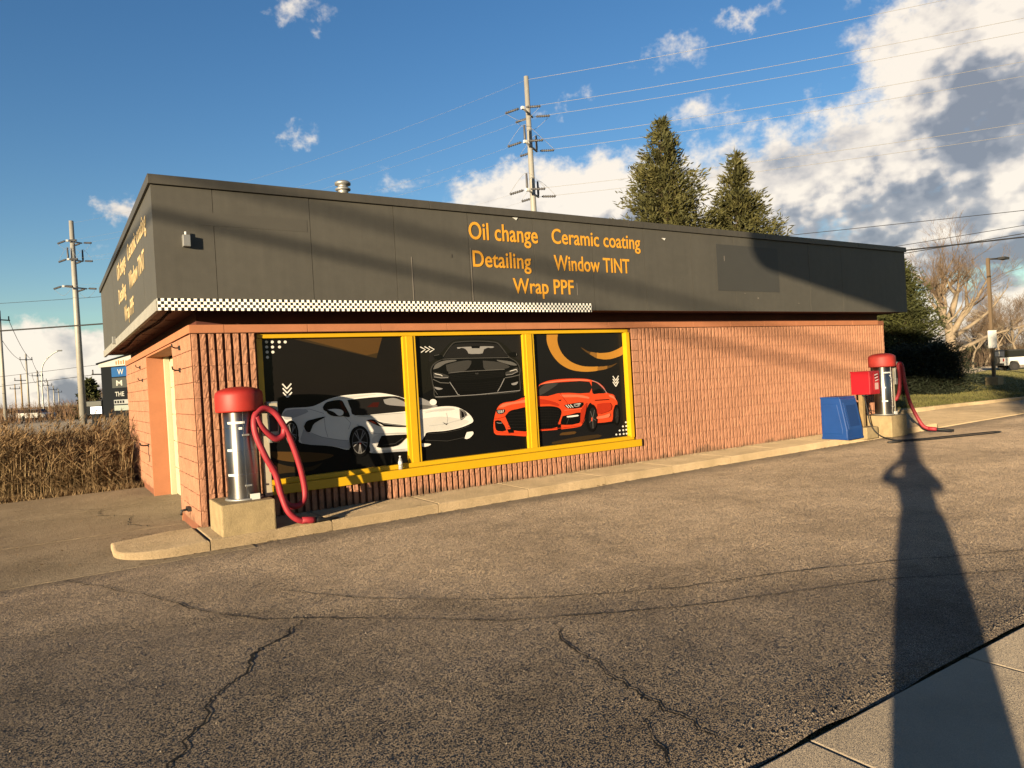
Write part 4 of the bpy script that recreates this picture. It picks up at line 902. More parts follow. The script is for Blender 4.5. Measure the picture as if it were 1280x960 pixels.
# ------------------------------------------------------------------ vacuum stations
def station(px, py, base_h, label, faded, hose_pts, seed, bw=.62):
    """px, py: front-left corner of the concrete base on the walkway"""
    r = tag(empty('vacuum_station', (px+.31, py+.36, WALK_Z)), label, 'vacuum station', 'coin vacuums at the two ends of the shop front')
    z0 = WALK_Z; zt = z0+base_h
    mb = MB().box((px, py, z0-.1), (px+bw, py+.74, zt), bev=.018); mb.build('concrete_base', M['concrete_base'], r)
    cx, cy = px+.345, py+.34
    can = MB().lathe((cx, cy, zt), [(.195, 0), (.195, 1.10)], 40).build('canister', M['steel'], r)
    MB().lathe((cx, cy, zt+.002), [(.205, 0), (.225, 0), (.225, .02), (.199, .024)], 36).build('base_flange', M['galv'], can)
    for zz in (.31, .60, .88): MB().lathe((cx, cy, zt+zz), [(.1955, 0), (.1968, .002), (.1968, .006), (.1955, .008)], 40).build('seam', M['steel'], can)
    for zz in (.17, .78):
        MB().box((cx-.03, cy-.215, zt+zz), (cx+.05, cy-.19, zt+zz+.022), bev=.004).build('latch', M['galv'], can)
    MB().box((cx-.012, cy-.1985, zt+.03), (cx-.006, cy-.19, zt+1.08)).build('seam_strip', M['steel'], can)
    for (dz, a0, a1) in ((.93, -2.6, -1.55), (.60, -2.75, -2.35), (.30, -2.8, -2.2), (.86, -1.9, -1.7)):
        ap_ = [(cx+.1985*math.cos(a0+(a1-a0)*k/6), cy+.1985*math.sin(a0+(a1-a0)*k/6)) for k in range(7)]; tb = MB()
        for (xa, ya), (xb, yb) in zip(ap_[:-1], ap_[1:]): tb.face([(xa, ya, zt+dz), (xb, yb, zt+dz), (xb, yb, zt+dz+.028), (xa, ya, zt+dz+.028)])
        tb.build('tape_strip', M['white'], can)
    MB().box((cx+.02, cy-.222, zt+.005), (cx+.13, cy-.205, zt+.075)).build('base_tag', M['white'], can)
    cm = M['redcap_dull'] if faded else M['redcap']
    MB().lathe((cx, cy, zt+1.075), [(.255, 0), (.275, .0), (.28, .02), (.28, .20), (.272, .235), (.24, .262), (.18, .285), (.10, .30), (.02, .305)], 44).build('dome_cap', cm, r)
    # post with coin box
    ps = MB().box((cx+.225, cy-.09, zt), (cx+.315, cy+.06, zt+1.12), bev=.008).build('post', M['beige'], r)
    cb = MB().box((cx+.30, cy-.13, zt+.66), (cx+.43, cy+.04, zt+1.17), bev=.01).build('coin_box', M['galv'], r)
    MB().box((cx+.318, cy-.138, zt+.80), (cx+.412, cy-.128, zt+1.0)).build('coin_plate', M['darkmetal'], cb); MB().box((cx+.31, cy-.145, zt+1.04), (cx+.42, cy-.13, zt+1.15), bev=.004).build('instruction_plate', M['beige'], cb)
    MB().tube([(cx+.32, cy-.06, zt+.32), (cx+.36, cy-.10, zt+.33)], .045, 12).build('hose_outlet', M['redhose'], r)
    hp = spline([(cx+a_, cy+b_, zt+c_) for a_, b_, c_ in hose_pts], 9)
    hp = spline(hp, 4); n = len(hp); hs = MB().tube(hp, [.037+(.002 if k % 2 else 0) for k in range(n)], 14).build('hose', M['redhose'], r)
    d = (hp[-1]-hp[-4]).normalized(); e = hp[-1]
    MB().tube([e-d*.16, e-d*.02, e+d*.01], [.042, .042, .041], 14).build('hose_cuff', M['redhose'], hs)
    MB().tube([e, e+d*.08, e+d*.20, e+d*.34], [.034, .034, .026, .030], 12).build('nozzle', M['black'], r)
    return r
H1 = [(.34, -.10, .33), (.36, -.17, .20), (.38, -.22, .02), (.46, -.24, -.12), (.60, -.22, -.14), (.68, -.20, -.02), (.65, -.20, .28), (.55, -.20, .66), (.44, -.20, .92), (.34, -.19, 1.06), (.22, -.20, 1.09), (.12, -.23, 1.00), (.11, -.27, .80), (.20, -.30, .52), (.31, -.30, .28), (.36, -.32, .02), (.42, -.36, -.18), (.54, -.38, -.30), (.72, -.35, -.33)]
H1b = [(.14, -.24, 1.00), (.20, -.24, .86), (.34, -.22, .72), (.45, -.2, .74), (.48, -.19, .84)]
v1 = station(1.605, 8.83, .37, 'vacuum station with bright red cap and looped hose beside the window', False, H1, 1)
c0 = (1.605+.345, 8.83+.34, WALK_Z+.37)
MB().tube(spline([(c0[0]+a_, c0[1]+b_, c0[2]+c_) for a_, b_, c_ in H1b], 8), .038, 12).build('hose_loop', M['redhose'], v1)
H2 = [(.34, -.10, .33), (.36, -.16, .5), (.34, -.20, .85), (.30, -.20, 1.08), (.36, -.22, 1.13), (.40, -.24, 1.02), (.42, -.26, .70), (.45, -.32, .30), (.48, -.42, 0.0), (.52, -.54, -.26), (.58, -.64, -.34), (.66, -.76, -.36)]
v2 = station(15.32, 8.52, .37, 'vacuum station with faded dull red cap at the far end of the shop front', True, H2, 2)
# ------------------------------------------------------------------ air machine, bin
am = tag(empty('air_machine', (14.55, 8.75, WALK_Z)), 'red steel coin box on a timber post beside the blue bin', 'air machine')
MB().box((14.36, 8.52, WALK_Z-.05), (14.78, 8.94, WALK_Z+.20), bev=.015).build('concrete_base', M['concrete_base'], am)
MB().box((14.52, 8.68, WALK_Z+.20), (14.61, 8.77, 1.08), bev=.006).build('post', M['wood'], am)
rb = MB().box((14.42, 8.44, 1.02), (14.80, 8.86, 1.50), bev=.012).build('box', M['redbox'], am)
MB().box((14.412, 8.45, 1.49), (14.808, 8.87, 1.512), bev=.004).build('lid_lip', M['redbox'], rb)
MB().box((14.45, 8.434, 1.06), (14.77, 8.438, 1.45)).build('door', M['redbox'], rb)
MB().box((14.56, 8.428, 1.10), (14.74, 8.4335, 1.46)).build('sticker', mat('sticker red', (.45, .02, .03), .4), rb)
for k in range(5):
    z = 1.43-k*.03; MB().prism([(14.575+.01*k, 8.4265, z), (14.70+.008*k, 8.4265, z+.022), (14.725, 8.4265, z+.006), (14.60, 8.4265, z-.018)], (0, .0012, 0)).build('sticker_mark', M['white'] if k % 2 == 0 else M['black'], rb)
MB().box((14.59, 8.4262, 1.12), (14.72, 8.4275, 1.26)).build('sticker_panel', mat('pale pink print', (.62, .40, .38), .5), rb)
for k in range(3): MB().box((14.40+.13*k, 8.55, .995), (14.44+.13*k, 8.62, 1.022)).build('cable_gland', M['darkmetal'], rb)
MB().tube(spline([(14.42, 8.58, 1.0), (14.38, 8.5, .7), (14.34, 8.42, .4), (14.42, 8.30, .18), (14.7, 8.15, .055), (15.2, 7.95, .03), (15.9, 7.75, .025), (16.8, 7.5, .025), (17.3, 7.32, .025), (17.1, 7.2, .025), (16.2, 7.45, .025), (15.2, 7.75, .025), (14.7, 8.0, .03)], 8), .013, 7).build('air_hose', M['black'], am)
MB().tube([(14.7, 8.0, .03), (14.55, 8.07, .03), (14.42, 8.12, .032)], [.022, .03, .02], 8).build('air_chuck', M['darkmetal'], am)
MB().tube(spline([(14.75, 8.75, 1.0), (14.85, 8.85, .8), (14.95, 8.8, .66), (15.1, 8.75, .62)]), .010, 6).build('power_cord', M['black'], am)
bn = tag(empty('windshield_bin', (14.0, 8.95, WALK_Z)), 'blue plastic windshield service bin with sloped front against the ribbed wall', 'bin')
# profile in the (u, z) plane, u runs towards the drive (-y)
def bin_shell(name, prof, x0, x1, m, bev=.02, parent=None):
    b = bmesh.new(); vs = [b.verts.new((x0, 9.10-u*.76, WALK_Z+z)) for u, z in prof]; f = b.faces.new(vs)
    ex = bmesh.ops.extrude_face_region(b, geom=[f]); 
    for v in ex['geom']:
        if isinstance(v, bmesh.types.BMVert): v.co.x = x1
    bmesh.ops.recalc_face_normals(b, faces=b.faces); bmesh.ops.bevel(b, geom=list(b.edges), offset=bev, segments=2, affect='EDGES', profile=.6)
    mb = MB(); b.verts.index_update(); mb.v = [tuple(v.co) for v in b.verts]
    for f in b.faces: mb.f.append(tuple(v.index for v in f.verts)); mb.m.append(0); mb.sm.append(False)
    b.free(); return mb.build(name, m, parent)
prof = [(0, 0), (.76, 0), (.76, .20), (.60, .84), (.56, .87), (0, .87)]
body = bin_shell('bin_body', prof, 13.66, 14.22, M['blue'], .022, bn)
bin_shell('raised_panel', [(.06, .12), (.64, .12), (.64, .22), (.50, .74), (.06, .74)], 13.648, 13.70, M['blue'], .012, body)
bin_shell('bin_lid', [(-.01, .855), (.575, .855), (.57, .885), (-.01, .885)], 13.652, 14.228, M['blue'], .008, bn)
# recessed towel opening on the sloped front
def slope(u0): return 9.10-u*.760
for (nm, z0_, z1_, inset, mm) in (('opening_rim', .22, .76, .012, M['blue']), ('towel_opening', .27, .71, .016, M['blue_dark'])):
    xa, xb = (13.72, 14.17) if nm == 'opening_rim' else (13.77, 14.12)
    f = lambda z: 9.10-.76*(.76-(z-.20)*.25)-inset
    MB().prism([(xa, f(z0_), WALK_Z+z0_), (xb, f(z0_), WALK_Z+z0_), (xb, f(z1_), WALK_Z+z1_), (xa, f(z1_), WALK_Z+z1_)], (0, .03, 0)).build(nm, mm, body)
MB().box((13.655, 8.515, WALK_Z+.0), (14.225, 9.105, WALK_Z+.05), bev=.01).build('bin_foot', M['blue'], bn)

# ------------------------------------------------------------------ evergreens
def conifer(name, loc, H, R, m, label, seed, base=.03, whorls=34, per=10, shape=.9, spray=.34, width=.045, dens=15, up=.0, group=None, low_r=1.0, leader=.16):
    g = np.random.default_rng(seed); root = tag(empty(name, loc), label, 'tree' if H > 2.5 else 'bush', group)
    tr = MB().tube([(0, 0, -.1), (0, 0, H*.3), (.02*H*g.uniform(-.5, .5), 0, H*.65), (0, 0, H)], [H*.016+.03, H*.012+.02, H*.006+.012, .010], 8)
    V = []; Fc = []; nv = 0
    for w in range(whorls):
        t = base+(1-base)*((w+g.uniform(-.3, .3))/whorls); t = min(max(t, base), .985); z0 = t*H
        L0 = R*max(.05, (1-t)**shape)*(low_r if t < .12 else 1.0)
        for b in range(per if t < .8 else max(4, per-3)):
            a = g.uniform(0, 2*math.pi); L = L0*g.uniform(.55, 1.22); lift = g.uniform(-.18, .12)+.55*t+up
            ca, sa = math.cos(a), math.sin(a); pts = []
            for k in range(5):
                s = k/4; pts.append((ca*L*s, sa*L*s, z0+L*(lift*s-.32*(1-t)*s*s+.22*s**3)))
            tr.tube(pts[:4], [.012+.010*L, .010+.006*L, .008, .004], 3, caps=False, smooth=False)
            ns = max(4, int(dens*L/R*1.6)+3); s = g.uniform(.12, 1.04, ns)**.75
            P = np.array(pts); idx = np.minimum((s*4).astype(int), 3); fr_ = s*4-idx
            C = P[idx]+(P[idx+1]-P[idx])*fr_[:, None]
            C += g.normal(0, .05+.06*L, (ns, 3))*np.array([1, 1, .7])
            d = np.stack([np.full(ns, ca), np.full(ns, sa), np.full(ns, .10+.5*t)], 1)+g.normal(0, .62, (ns, 3)); d /= np.linalg.norm(d, axis=1)[:, None]
            sd = np.cross(d, g.normal(0, 1, (ns, 3))); sd /= np.linalg.norm(sd, axis=1)[:, None]
            ln = spray*g.uniform(.55, 1.25, ns)[:, None]; wd = width*g.uniform(.7, 1.4, ns)[:, None]
            V.append(np.stack([C-sd*wd*.5, C+d*ln*.45+sd*wd*1.1, C+d*ln, C+d*ln*.45-sd*wd*1.1], 1).reshape(-1, 3))
    # leader shoots
    for k in range(16):
        z0 = H*(1-leader*g.uniform(.0, 1.0)); a = g.uniform(0, 6.28); d = np.array([math.cos(a)*.35, math.sin(a)*.35, 1.0]); d /= np.linalg.norm(d)
        C = np.array([0, 0, z0])+np.array([math.cos(a), math.sin(a), 0])*.02; sd = np.array([-math.sin(a), math.cos(a), 0]); ln = spray*g.uniform(1, 2)
        V.append(np.stack([C-sd*.012, C+d*ln*.5+sd*.018, C+d*ln, C+d*ln*.5-sd*.018]))
    V = np.concatenate(V); nq = len(V)//4
    o = link('crown', raw_mesh('crown', V, np.arange(nq*4).reshape(nq, 4), m)); o.parent = root
    t_ = link('trunk', tr.mesh('trunk', M['sbark'], False)); t_.parent = root
    return root
conifer('spruce_tree', (23.5, 22.8, 0), 13.0, 4.5, M['needle'], 'tall pointed spruce rising above the roof beside the steel pole', 3, whorls=66, per=14, dens=90, shape=.93, spray=.31, width=.029)
conifer('spruce_tree', (26.2, 21.0, 0), 11.3, 3.8, M['needle'], 'shorter spruce with thin top rising above the roof on the right', 8, whorls=60, per=13, dens=90, shape=.95, spray=.29, width=.028, leader=.22)
conifer('fir_tree', (36.0, 19.5, 0), 6.5, 2.5, M['needle2'], 'dense green fir standing just past the right end of the building', 12, whorls=50, per=16, dens=56, shape=.62, spray=.27, width=.026, base=.05)
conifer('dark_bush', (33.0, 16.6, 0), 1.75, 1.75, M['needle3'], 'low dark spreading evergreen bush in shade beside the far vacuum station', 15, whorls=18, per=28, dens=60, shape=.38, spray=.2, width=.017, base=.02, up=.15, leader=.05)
conifer('fir_tree', tuple(depth(113, 500, 85)*np.array([1, 1, 0])), 4.6, 1.9, M['needle2'], 'small dark fir between the left steel pole and the black sign', 17, whorls=24, per=11, dens=12, shape=.8, spray=.5, width=.09)

# ------------------------------------------------------------------ bare trees
def bare_tree(name, loc, H, label, seed, trunk_r, levels=5, spread=.62, forks=(3, 5), first=.30, group=None, lean=(0, 0), nseg=4):
    r = random.Random(seed); root = tag(empty(name, loc), label, 'tree', group); limbs = MB(); twigs = MB()
    def grow(p, d, L, rad, lev):
        pts = [p.copy()]; rr = [rad]; q = p.copy(); dd = d.copy(); n = nseg if lev < 3 else 3
        for k in range(n):
            dd = (dd+Vector((r.gauss(0, .13), r.gauss(0, .13), r.gauss(.05, .10)))).normalized(); q = q+dd*(L/n); pts.append(q.copy()); rr.append(rad*(1-(.38 if lev < 2 else .5)*(k+1)/n))
        (limbs if lev < 3 else twigs).tube(pts, rr, 9 if lev == 0 else (6 if lev < 3 else 3), caps=False)
        if lev >= levels: return
        nb_ = r.randint(*forks)+(1 if lev < 2 else 0)
        for k in range(nb_):
            s = r.uniform(.35, 1.0) if lev else r.uniform(.72, 1.0)
            if k == 0: s = 1.0
            i = min(int(s*n), n-1); f = s*n-i; b = pts[i].lerp(pts[i+1], min(f, 1))
            a = r.uniform(0, 2*math.pi); side = Vector((math.cos(a), math.sin(a), r.uniform(-.25, .35)))
            nd_ = (dd*(1.0 if k == 0 else r.uniform(.45, .9))+side*spread*r.uniform(.7, 1.3)*(.55 if k == 0 else 1)+Vector((0, 0, .10))).normalized()
            grow(b, nd_, L*r.uniform(.55, .82), max(rr[i]*(r.uniform(.55, .80) if lev < 2 else r.uniform(.42, .66)), .007), lev+1)
    grow(Vector((0, 0, -.1)), Vector((lean[0], lean[1], 1)).normalized(), H*first, trunk_r, 0)
    limbs.build('trunk', M['bark'], None, False).parent = root; twigs.build('crown', M['twig'], None, False).parent = root
    return root
bt0 = depth(1196, 462, 58); bare_tree('bare_tree', (bt0[0], bt0[1], 0), 12.5, 'large bare tree with thick pale trunk and wide limbs right of the building', 21, .52, levels=6, spread=.60, forks=(3, 4), first=.36)
# two low limbs reaching right
big = [o for o in COL.objects if o.name.startswith('bare_tree')][0]
rgt = Vector((.838, -.545, 0))
lm = MB()
for (z0, pts) in ((1.9, [(0, 0), (1.6, .7), (3.2, 1.3), (5.2, 1.7), (7.2, 2.3)]), (3.2, [(0, 0), (1.5, .9), (3.0, 2.0), (4.4, 3.6)])):
    P = [rgt*a+Vector((0, 0, z0+b)) for a, b in pts]; lm.tube(spline(P, 4), list(np.linspace(.20, .03, len(pts)*4-3)), 7, caps=False)
    for k in range(26):
        i = RNG.randrange(5, len(pts)*4-3); p = spline(P, 4)[i]; d = Vector((RNG.gauss(0, .6), RNG.gauss(0, .6), RNG.uniform(.0, 1))).normalized(); q = p+d*RNG.uniform(.5, 1.3)
        lm.tube([p, p.lerp(q, .5)+Vector((0, 0, .08)), q], [.03, .018, .006], 3, caps=False)
        for _ in range(3): e = (d+Vector((RNG.gauss(0, .6), RNG.gauss(0, .6), RNG.gauss(0, .5)))).normalized(); lm.tube([p.lerp(q, .6), p.lerp(q, .6)+e*RNG.uniform(.3, .8)], [.012, .004], 3, caps=False)
o = lm.build('low_limb', M['bark'], None, False); o.parent = big
w0 = bare_tree('bare_tree', (0, 0, 0), 8.5, 'slender bare tree in the wood behind the white car', 33, .16, levels=6, spread=.52, forks=(3, 4), first=.34, group='bare trees of the wood on the right')
w1 = bare_tree('bare_tree', (0, 0, 0), 7.5, 'slender bare tree in the wood behind the white car', 35, .14, levels=6, spread=.70, forks=(3, 4), first=.28, group='bare trees of the wood on the right')
spots = [(1216, 78, 0), (1232, 86, 1), (1248, 80, 0), (1262, 92, 1), (1275, 82, 0), (1290, 95, 1), (1305, 84, 0), (1224, 100, 1), (1241, 104, 0), (1258, 108, 1), (1282, 106, 0), (1180, 98, 1), (1165, 104, 0), (1320, 98, 1)]
for i, (px, dep, kind) in enumerate(spots):
    src = (w0, w1)[kind]; o = src if i in (0, 1) else copy_tree(src)
    p = depth(px, 455, dep); o.location = (p[0], p[1], 0); o.rotation_euler = (0, 0, i*1.3); s = .85+.3*((i*37) % 10)/10; o.scale = (s, s, s)
    o['label'] = 'slender bare tree in the wood behind the white car, %s from the left' % ('first second third fourth fifth sixth seventh eighth ninth tenth eleventh twelfth thirteenth fourteenth'.split()[sorted(q[0] for q in spots).index(px)])
# brush at the foot of the wood: nobody could count it
def brush(name, label, n, place, hmin, hmax, w, m, cat='brush'):
    V = []
    for k in range(n):
        p = Vector(place()); h = RNG.uniform(hmin, hmax); a = RNG.uniform(0, 6.3); sd = Vector((math.cos(a)*w, math.sin(a)*w, 0)); t = Vector((RNG.gauss(0, .25)*h, RNG.gauss(0, .25)*h, h))
        V += [p-sd, p+sd, p+t]
        for j in range(4): b = p+t*RNG.uniform(.3, .9); e = Vector((RNG.gauss(0, 1), RNG.gauss(0, 1), RNG.uniform(.2, 1.6))).normalized()*h*.3; V += [b-sd*.5, b+sd*.5, b+e]
    tag(link(name, raw_mesh(name, np.array([tuple(v) for v in V]), np.arange(len(V)).reshape(-1, 3), m)), label, cat, kind='stuff')
def brush_pt(): p = depth(RNG.uniform(1150, 1420), 455, RNG.uniform(84, 112)); return (p[0], p[1], 0)
brush('woodland_brush', 'brown leafless brush massed under the wood on the right', 5200, brush_pt, 1.2, 4.2, .03, mat('brown brush', (.15, .105, .07), .95, var=.35, vscale=.5))
def brush_pt2(): p = depth(RNG.uniform(-60, 180), 500, RNG.uniform(75, 130)); return (p[0], p[1], 0)
brush('roadside_brush', 'reddish brown leafless brush beyond the reeds along the far road', 2600, brush_pt2, .8, 2.6, .035, mat('russet brush', (.19, .11, .06), .95, var=.35, vscale=.5))
def stubs(px, dep, H, seed, label):
    p = depth(px, 480, dep); return bare_tree('bare_tree', (p[0], p[1], 0), H, label, seed, .10, levels=5, spread=.75, forks=(3, 4), first=.25)
stubs(136, 95, 8.0, 41, 'thin bare tree behind the black sign at the left wall end')

# ------------------------------------------------------------------ reeds
def reeds():
    V = []; mi = []
    n = 5200
    for k in range(n):
        y = 16.55+RNG.random()**1.5*9.0; x = -1.05*y*.062-1.2+RNG.random()*(4.2+.10*(y-16))+RNG.uniform(-3.5, 0)*(RNG.random() < .35)
        if RNG.random() < .2: x = RNG.uniform(1.4, 2.6) if y > 19.2 else RNG.uniform(-1.6, 1.2)
        if x > 1.35 and y < 19.1: x -= 1.3
        h = RNG.uniform(.80, 1.42) if RNG.random() < .8 else RNG.uniform(.4, .9)
        cl = .5+.5*math.sin(x*2.3+1.7*math.sin(y*1.9))*math.cos(y*1.3+.8*x); h *= (.66+.5*cl)*RNG.uniform(.82, 1.12)
        lean = Vector((RNG.gauss(.05+.12*(cl-.5), .09), RNG.gauss(0, .08), 0)); p = Vector((x, y, -.05)); a = RNG.uniform(0, 6.3); w = RNG.uniform(.004, .008); sd = Vector((math.cos(a)*w, math.sin(a)*w, 0))
        t = p+lean*h+Vector((0, 0, h)); mid_ = p+lean*h*.35+Vector((0, 0, h*.5))
        V += [p-sd, p+sd, mid_]; V += [mid_-sd*.8, mid_+sd*.8, t]; rc = 2 if RNG.random() < .22 else 0; mi += [rc, rc]
        for j in range(RNG.randint(3, 6)):
            s = RNG.uniform(.15, .9); b = p.lerp(t, s); aa = RNG.uniform(0, 6.3); e = b+Vector((math.cos(aa)*.22, math.sin(aa)*.22, RNG.uniform(-.10, .25)))*RNG.uniform(.6, 1.5); q = Vector((-math.sin(aa), math.cos(aa), .3))*.009
            V += [b-q, b+q, e]; mi.append(0)
        if h > .8:
            for j in range(7):
                b = t-Vector((0, 0, RNG.uniform(0, .16))); e = b+Vector((RNG.gauss(.05, .05), RNG.gauss(0, .04), RNG.uniform(.0, .16))); q = Vector((RNG.gauss(0, 1), RNG.gauss(0, 1), RNG.gauss(0, 1))).normalized()*.012
                V += [b-q, b+q, e]; mi.append(1)
    tag(link('reed_bed', raw_mesh('reed_bed', np.array([tuple(v) for v in V]), np.arange(len(V)).reshape(-1, 3), [M['reed'], M['plume'], mat('pale reed', (.42, .30, .15), .85, var=.2, vscale=2)], mi)), 'dense bed of tall dry brown reeds beyond the concrete apron', 'reeds', kind='stuff')
reeds()

# ------------------------------------------------------------------ utility poles and lines
LN = Vector((-23.8, 33.1, 0)).normalized(); AR = Vector((LN.y, -LN.x, 0))     # direction of the line, and of its cross-arms
def tpole(x, y, H, r0, label, group=None, arms=(), name='utility_pole', m=None):
    rt = tag(empty(name, (x, y, 0)), label, 'utility pole', group)
    MB().tube([(x, y, -.1), (x, y, H*.5), (x, y, H)], [r0, r0*.82, r0*.62], 16).build('shaft', m or M['polesteel'], rt)
    ends = []
    for (z, la, ra, ins) in arms:
        c = Vector((x, y, z)); a = c-AR*la; b = c+AR*ra
        am_ = MB().tube([a, b], .065, 8).build('cross_arm', M['polesteel'], rt)
        MB().box((-.085, -.085, -.085), (.085, .085, .085), M=Matrix.Translation(a)).build('arm_end', M['white'], am_)
        for q in ((a, b) if ins else (a, b)):
            for s in (-1, 1):
                e1 = q+LN*s*.25; e2 = q+LN*s*1.15+Vector((0, 0, -.12))
                mb = MB().tube([e1, e1.lerp(e2, .5), e2], .055, 7)
                for k in range(6): pk = e1.lerp(e2, .1+.16*k); mb.tube([pk, pk+LN*s*.05], .085, 8)
                mb.build('insulator_string', M['insul'], rt)
            if ins: MB().tube([q, q+Vector((0, 0, .25)), q+Vector((0, 0, 1.0))], [.05, .08, .06], 8).build('post_insulator', M['insul'], rt)
            MB().tube(spline([q-LN*1.2+Vector((0, 0, -.1)), q-LN*.5+Vector((0, 0, .7 if ins else -.6)), q+Vector((0, 0, 1.05 if ins else -.8)), q+LN*.5+Vector((0, 0, .7 if ins else -.6)), q+LN*1.2+Vector((0, 0, -.1))], 5), .011, 4).build('jumper_wire', M['wire'], rt)
            ends.append(q)
    ends.append(Vector((x, y, H-.2)))
    return ends
P1c = depth(679, 470, 45); P2c = depth(103, 505, 62)
arms1 = ((18.3, 1.25, 1.25, True), (14.85, 1.9, 1.3, True), (11.0, 1.15, 1.35, False))
E1 = tpole(P1c[0], P1c[1], 20.75, .24, 'tall steel utility pole with three cross arms behind the roof', arms=((18.45, 1.0, .8, False), (16.4, .9, 1.3, True), (13.4, 1.0, 1.1, True)))
E2 = tpole(P2c[0], P2c[1], 17.7, .29, 'tall grey steel pole rising from behind the reeds at left', arms=((15.9, .5, .9, False), (14.3, .5, .9, True), (11.9, 1.1, 1.1, False)))
P0v = Vector((P1c[0], P1c[1], 0))-LN*38
E0 = [e-LN*38+Vector((0, 0, .4)) for e in E1]
def wire(a, b, sag, r, label, m='wire', n=18, group=None, cat='power line', name='power_line'):
    a, b = Vector(a), Vector(b); pts = [a.lerp(b, k/n)-Vector((0, 0, 4*sag*(k/n)*(1-k/n))) for k in range(n+1)]
    return tag(MB().tube(pts, r, 5, caps=False).build(name, M[m], None, False), label, cat, group)
nm = ['upper arm rear', 'upper arm front', 'middle arm rear', 'middle arm front', 'lower arm rear', 'lower arm front', 'top']
for i, e in enumerate(E1):
    far = e-LN*60+Vector((0, 0, .6))
    wire(e, far, .9, .011, 'pale power line running right from the %s of the tall steel pole' % nm[i], group='power lines behind the roof')
    wire(e, E2[i], 1.0, .005, 'thin power line running left from the %s of the tall steel pole' % nm[i], group='power lines behind the roof')
tpole((Vector((P1c[0], P1c[1], 0))-LN*60).x, (Vector((P1c[0], P1c[1], 0))-LN*60).y, 21.3, .27, 'steel utility pole beyond the right edge of the view', arms=((19.05, 1.0, .8, False), (17.0, .9, 1.3, True), (14.0, 1.0, 1.1, True)))
# receding row on the left
row = [(6, 388, 78, .20), (36, 442, 120, .19), (49, 463, 135, .20), (54, 470, 150, .19), (61, 476, 165, .19), (28, 468, 120, .15), (68, 482, 185, .19), (74, 486, 210, .19), (20, 480, 150, .14), (130, 455, 70, .10)]
rl = ['leftmost steel pole at the picture edge', 'tallest of the small poles receding along the far road', 'second small pole receding along the far road', 'third small pole receding along the far road', 'fourth small pole receding along the far road', 'short wooden pole with lamp arm left of the receding row', 'fifth small pole receding along the far road', 'farthest small pole receding along the far road', 'thin pole low at the left picture edge', 'thin timber pole beside the small fir at left']
tops = []
for (px, py, dep, r0), lb_ in zip(row, rl):
    b = depth(px, 505, dep); t = depth(px, py, dep); H = t[2]
    rt = tag(empty('utility_pole', (b[0], b[1], 0)), lb_, 'utility pole', 'poles along the far road on the left')
    MB().tube([(b[0], b[1], -.1), (b[0], b[1], H)], [r0, r0*.7], 10).build('shaft', M['wood'] if r0 < .16 else M['polesteel'], rt)
    c = Vector((b[0], b[1], H-1.0))
    MB().tube([c-AR*1.1, c+AR*1.1], .07, 6).build('cross_arm', M['darkmetal'], rt)
    for s in (-1, 1): MB().tube([c+AR*s*1.0, c+AR*s*1.0+Vector((0, 0, .45))], .07, 6).build('insulator', M['insul'], rt)
    tops.append((c-AR, c+AR))
for i, (a, b) in enumerate(((0, 1), (1, 2), (2, 3), (3, 4), (4, 6))):
    for s, nme in ((0, 'left'), (1, 'right')): wire(tops[a][s], tops[b][s], .8, .03, '%s wire of the %s span between the far poles at left' % (nme, ('nearest', 'second', 'third', 'fourth', 'farthest')[i]), 'cable', 8, 'wires along the far road')
lampb = depth(52, 470, 110)
lamp = tag(empty('street_lamp', (lampb[0], lampb[1], 0)), 'tall street lamp with curved arm over the far road', 'street lamp')
MB().tube(spline([tuple(lampb*np.array([1, 1, 0])), (lampb[0], lampb[1], 6), (lampb[0]+.3, lampb[1], 8.2), (lampb[0]+1.4, lampb[1]-.6, 9.6), (lampb[0]+2.4, lampb[1]-1.1, 10.2)], 5), .09, 7).build('lamp_post', M['galv'], lamp)
MB().box((lampb[0]+2.2, lampb[1]-1.3, 10.1), (lampb[0]+2.9, lampb[1]-.9, 10.3), bev=.05).build('lamp_head', M['galv'], lamp)
for i, (yl, yr, d_, r_) in enumerate(((383, 262, 46, .022), (478, 275, 44, .020), (490, 285, 42, .026))):
    a, b = depth(-60, yl, 75), depth(1380, yr-10, d_)
    wire(a, b, .6, r_, 'dark overhead line crossing behind the building, %s of three' % ('highest', 'middle', 'lowest')[i], 'cable', 20, 'lines crossing behind the building')
wire(depth(-80, 419, 30), depth(1400, 282, 30), .35, .032, 'thick black cable crossing low behind the building', 'cable', 24)
# service poles that carry the crossing cables, both outside the view
for px, lb_ in ((-80, 'timber pole left of the view carrying the black cable'), (1400, 'timber pole right of the view carrying the black cable')):
    b = depth(px, 480, 30); rt = tag(empty('timber_pole', (b[0], b[1], 0)), lb_, 'utility pole')
    MB().tube([(b[0], b[1], -.1), (b[0], b[1], 9)], [.17, .12], 10).build('shaft', M['wood'], rt)

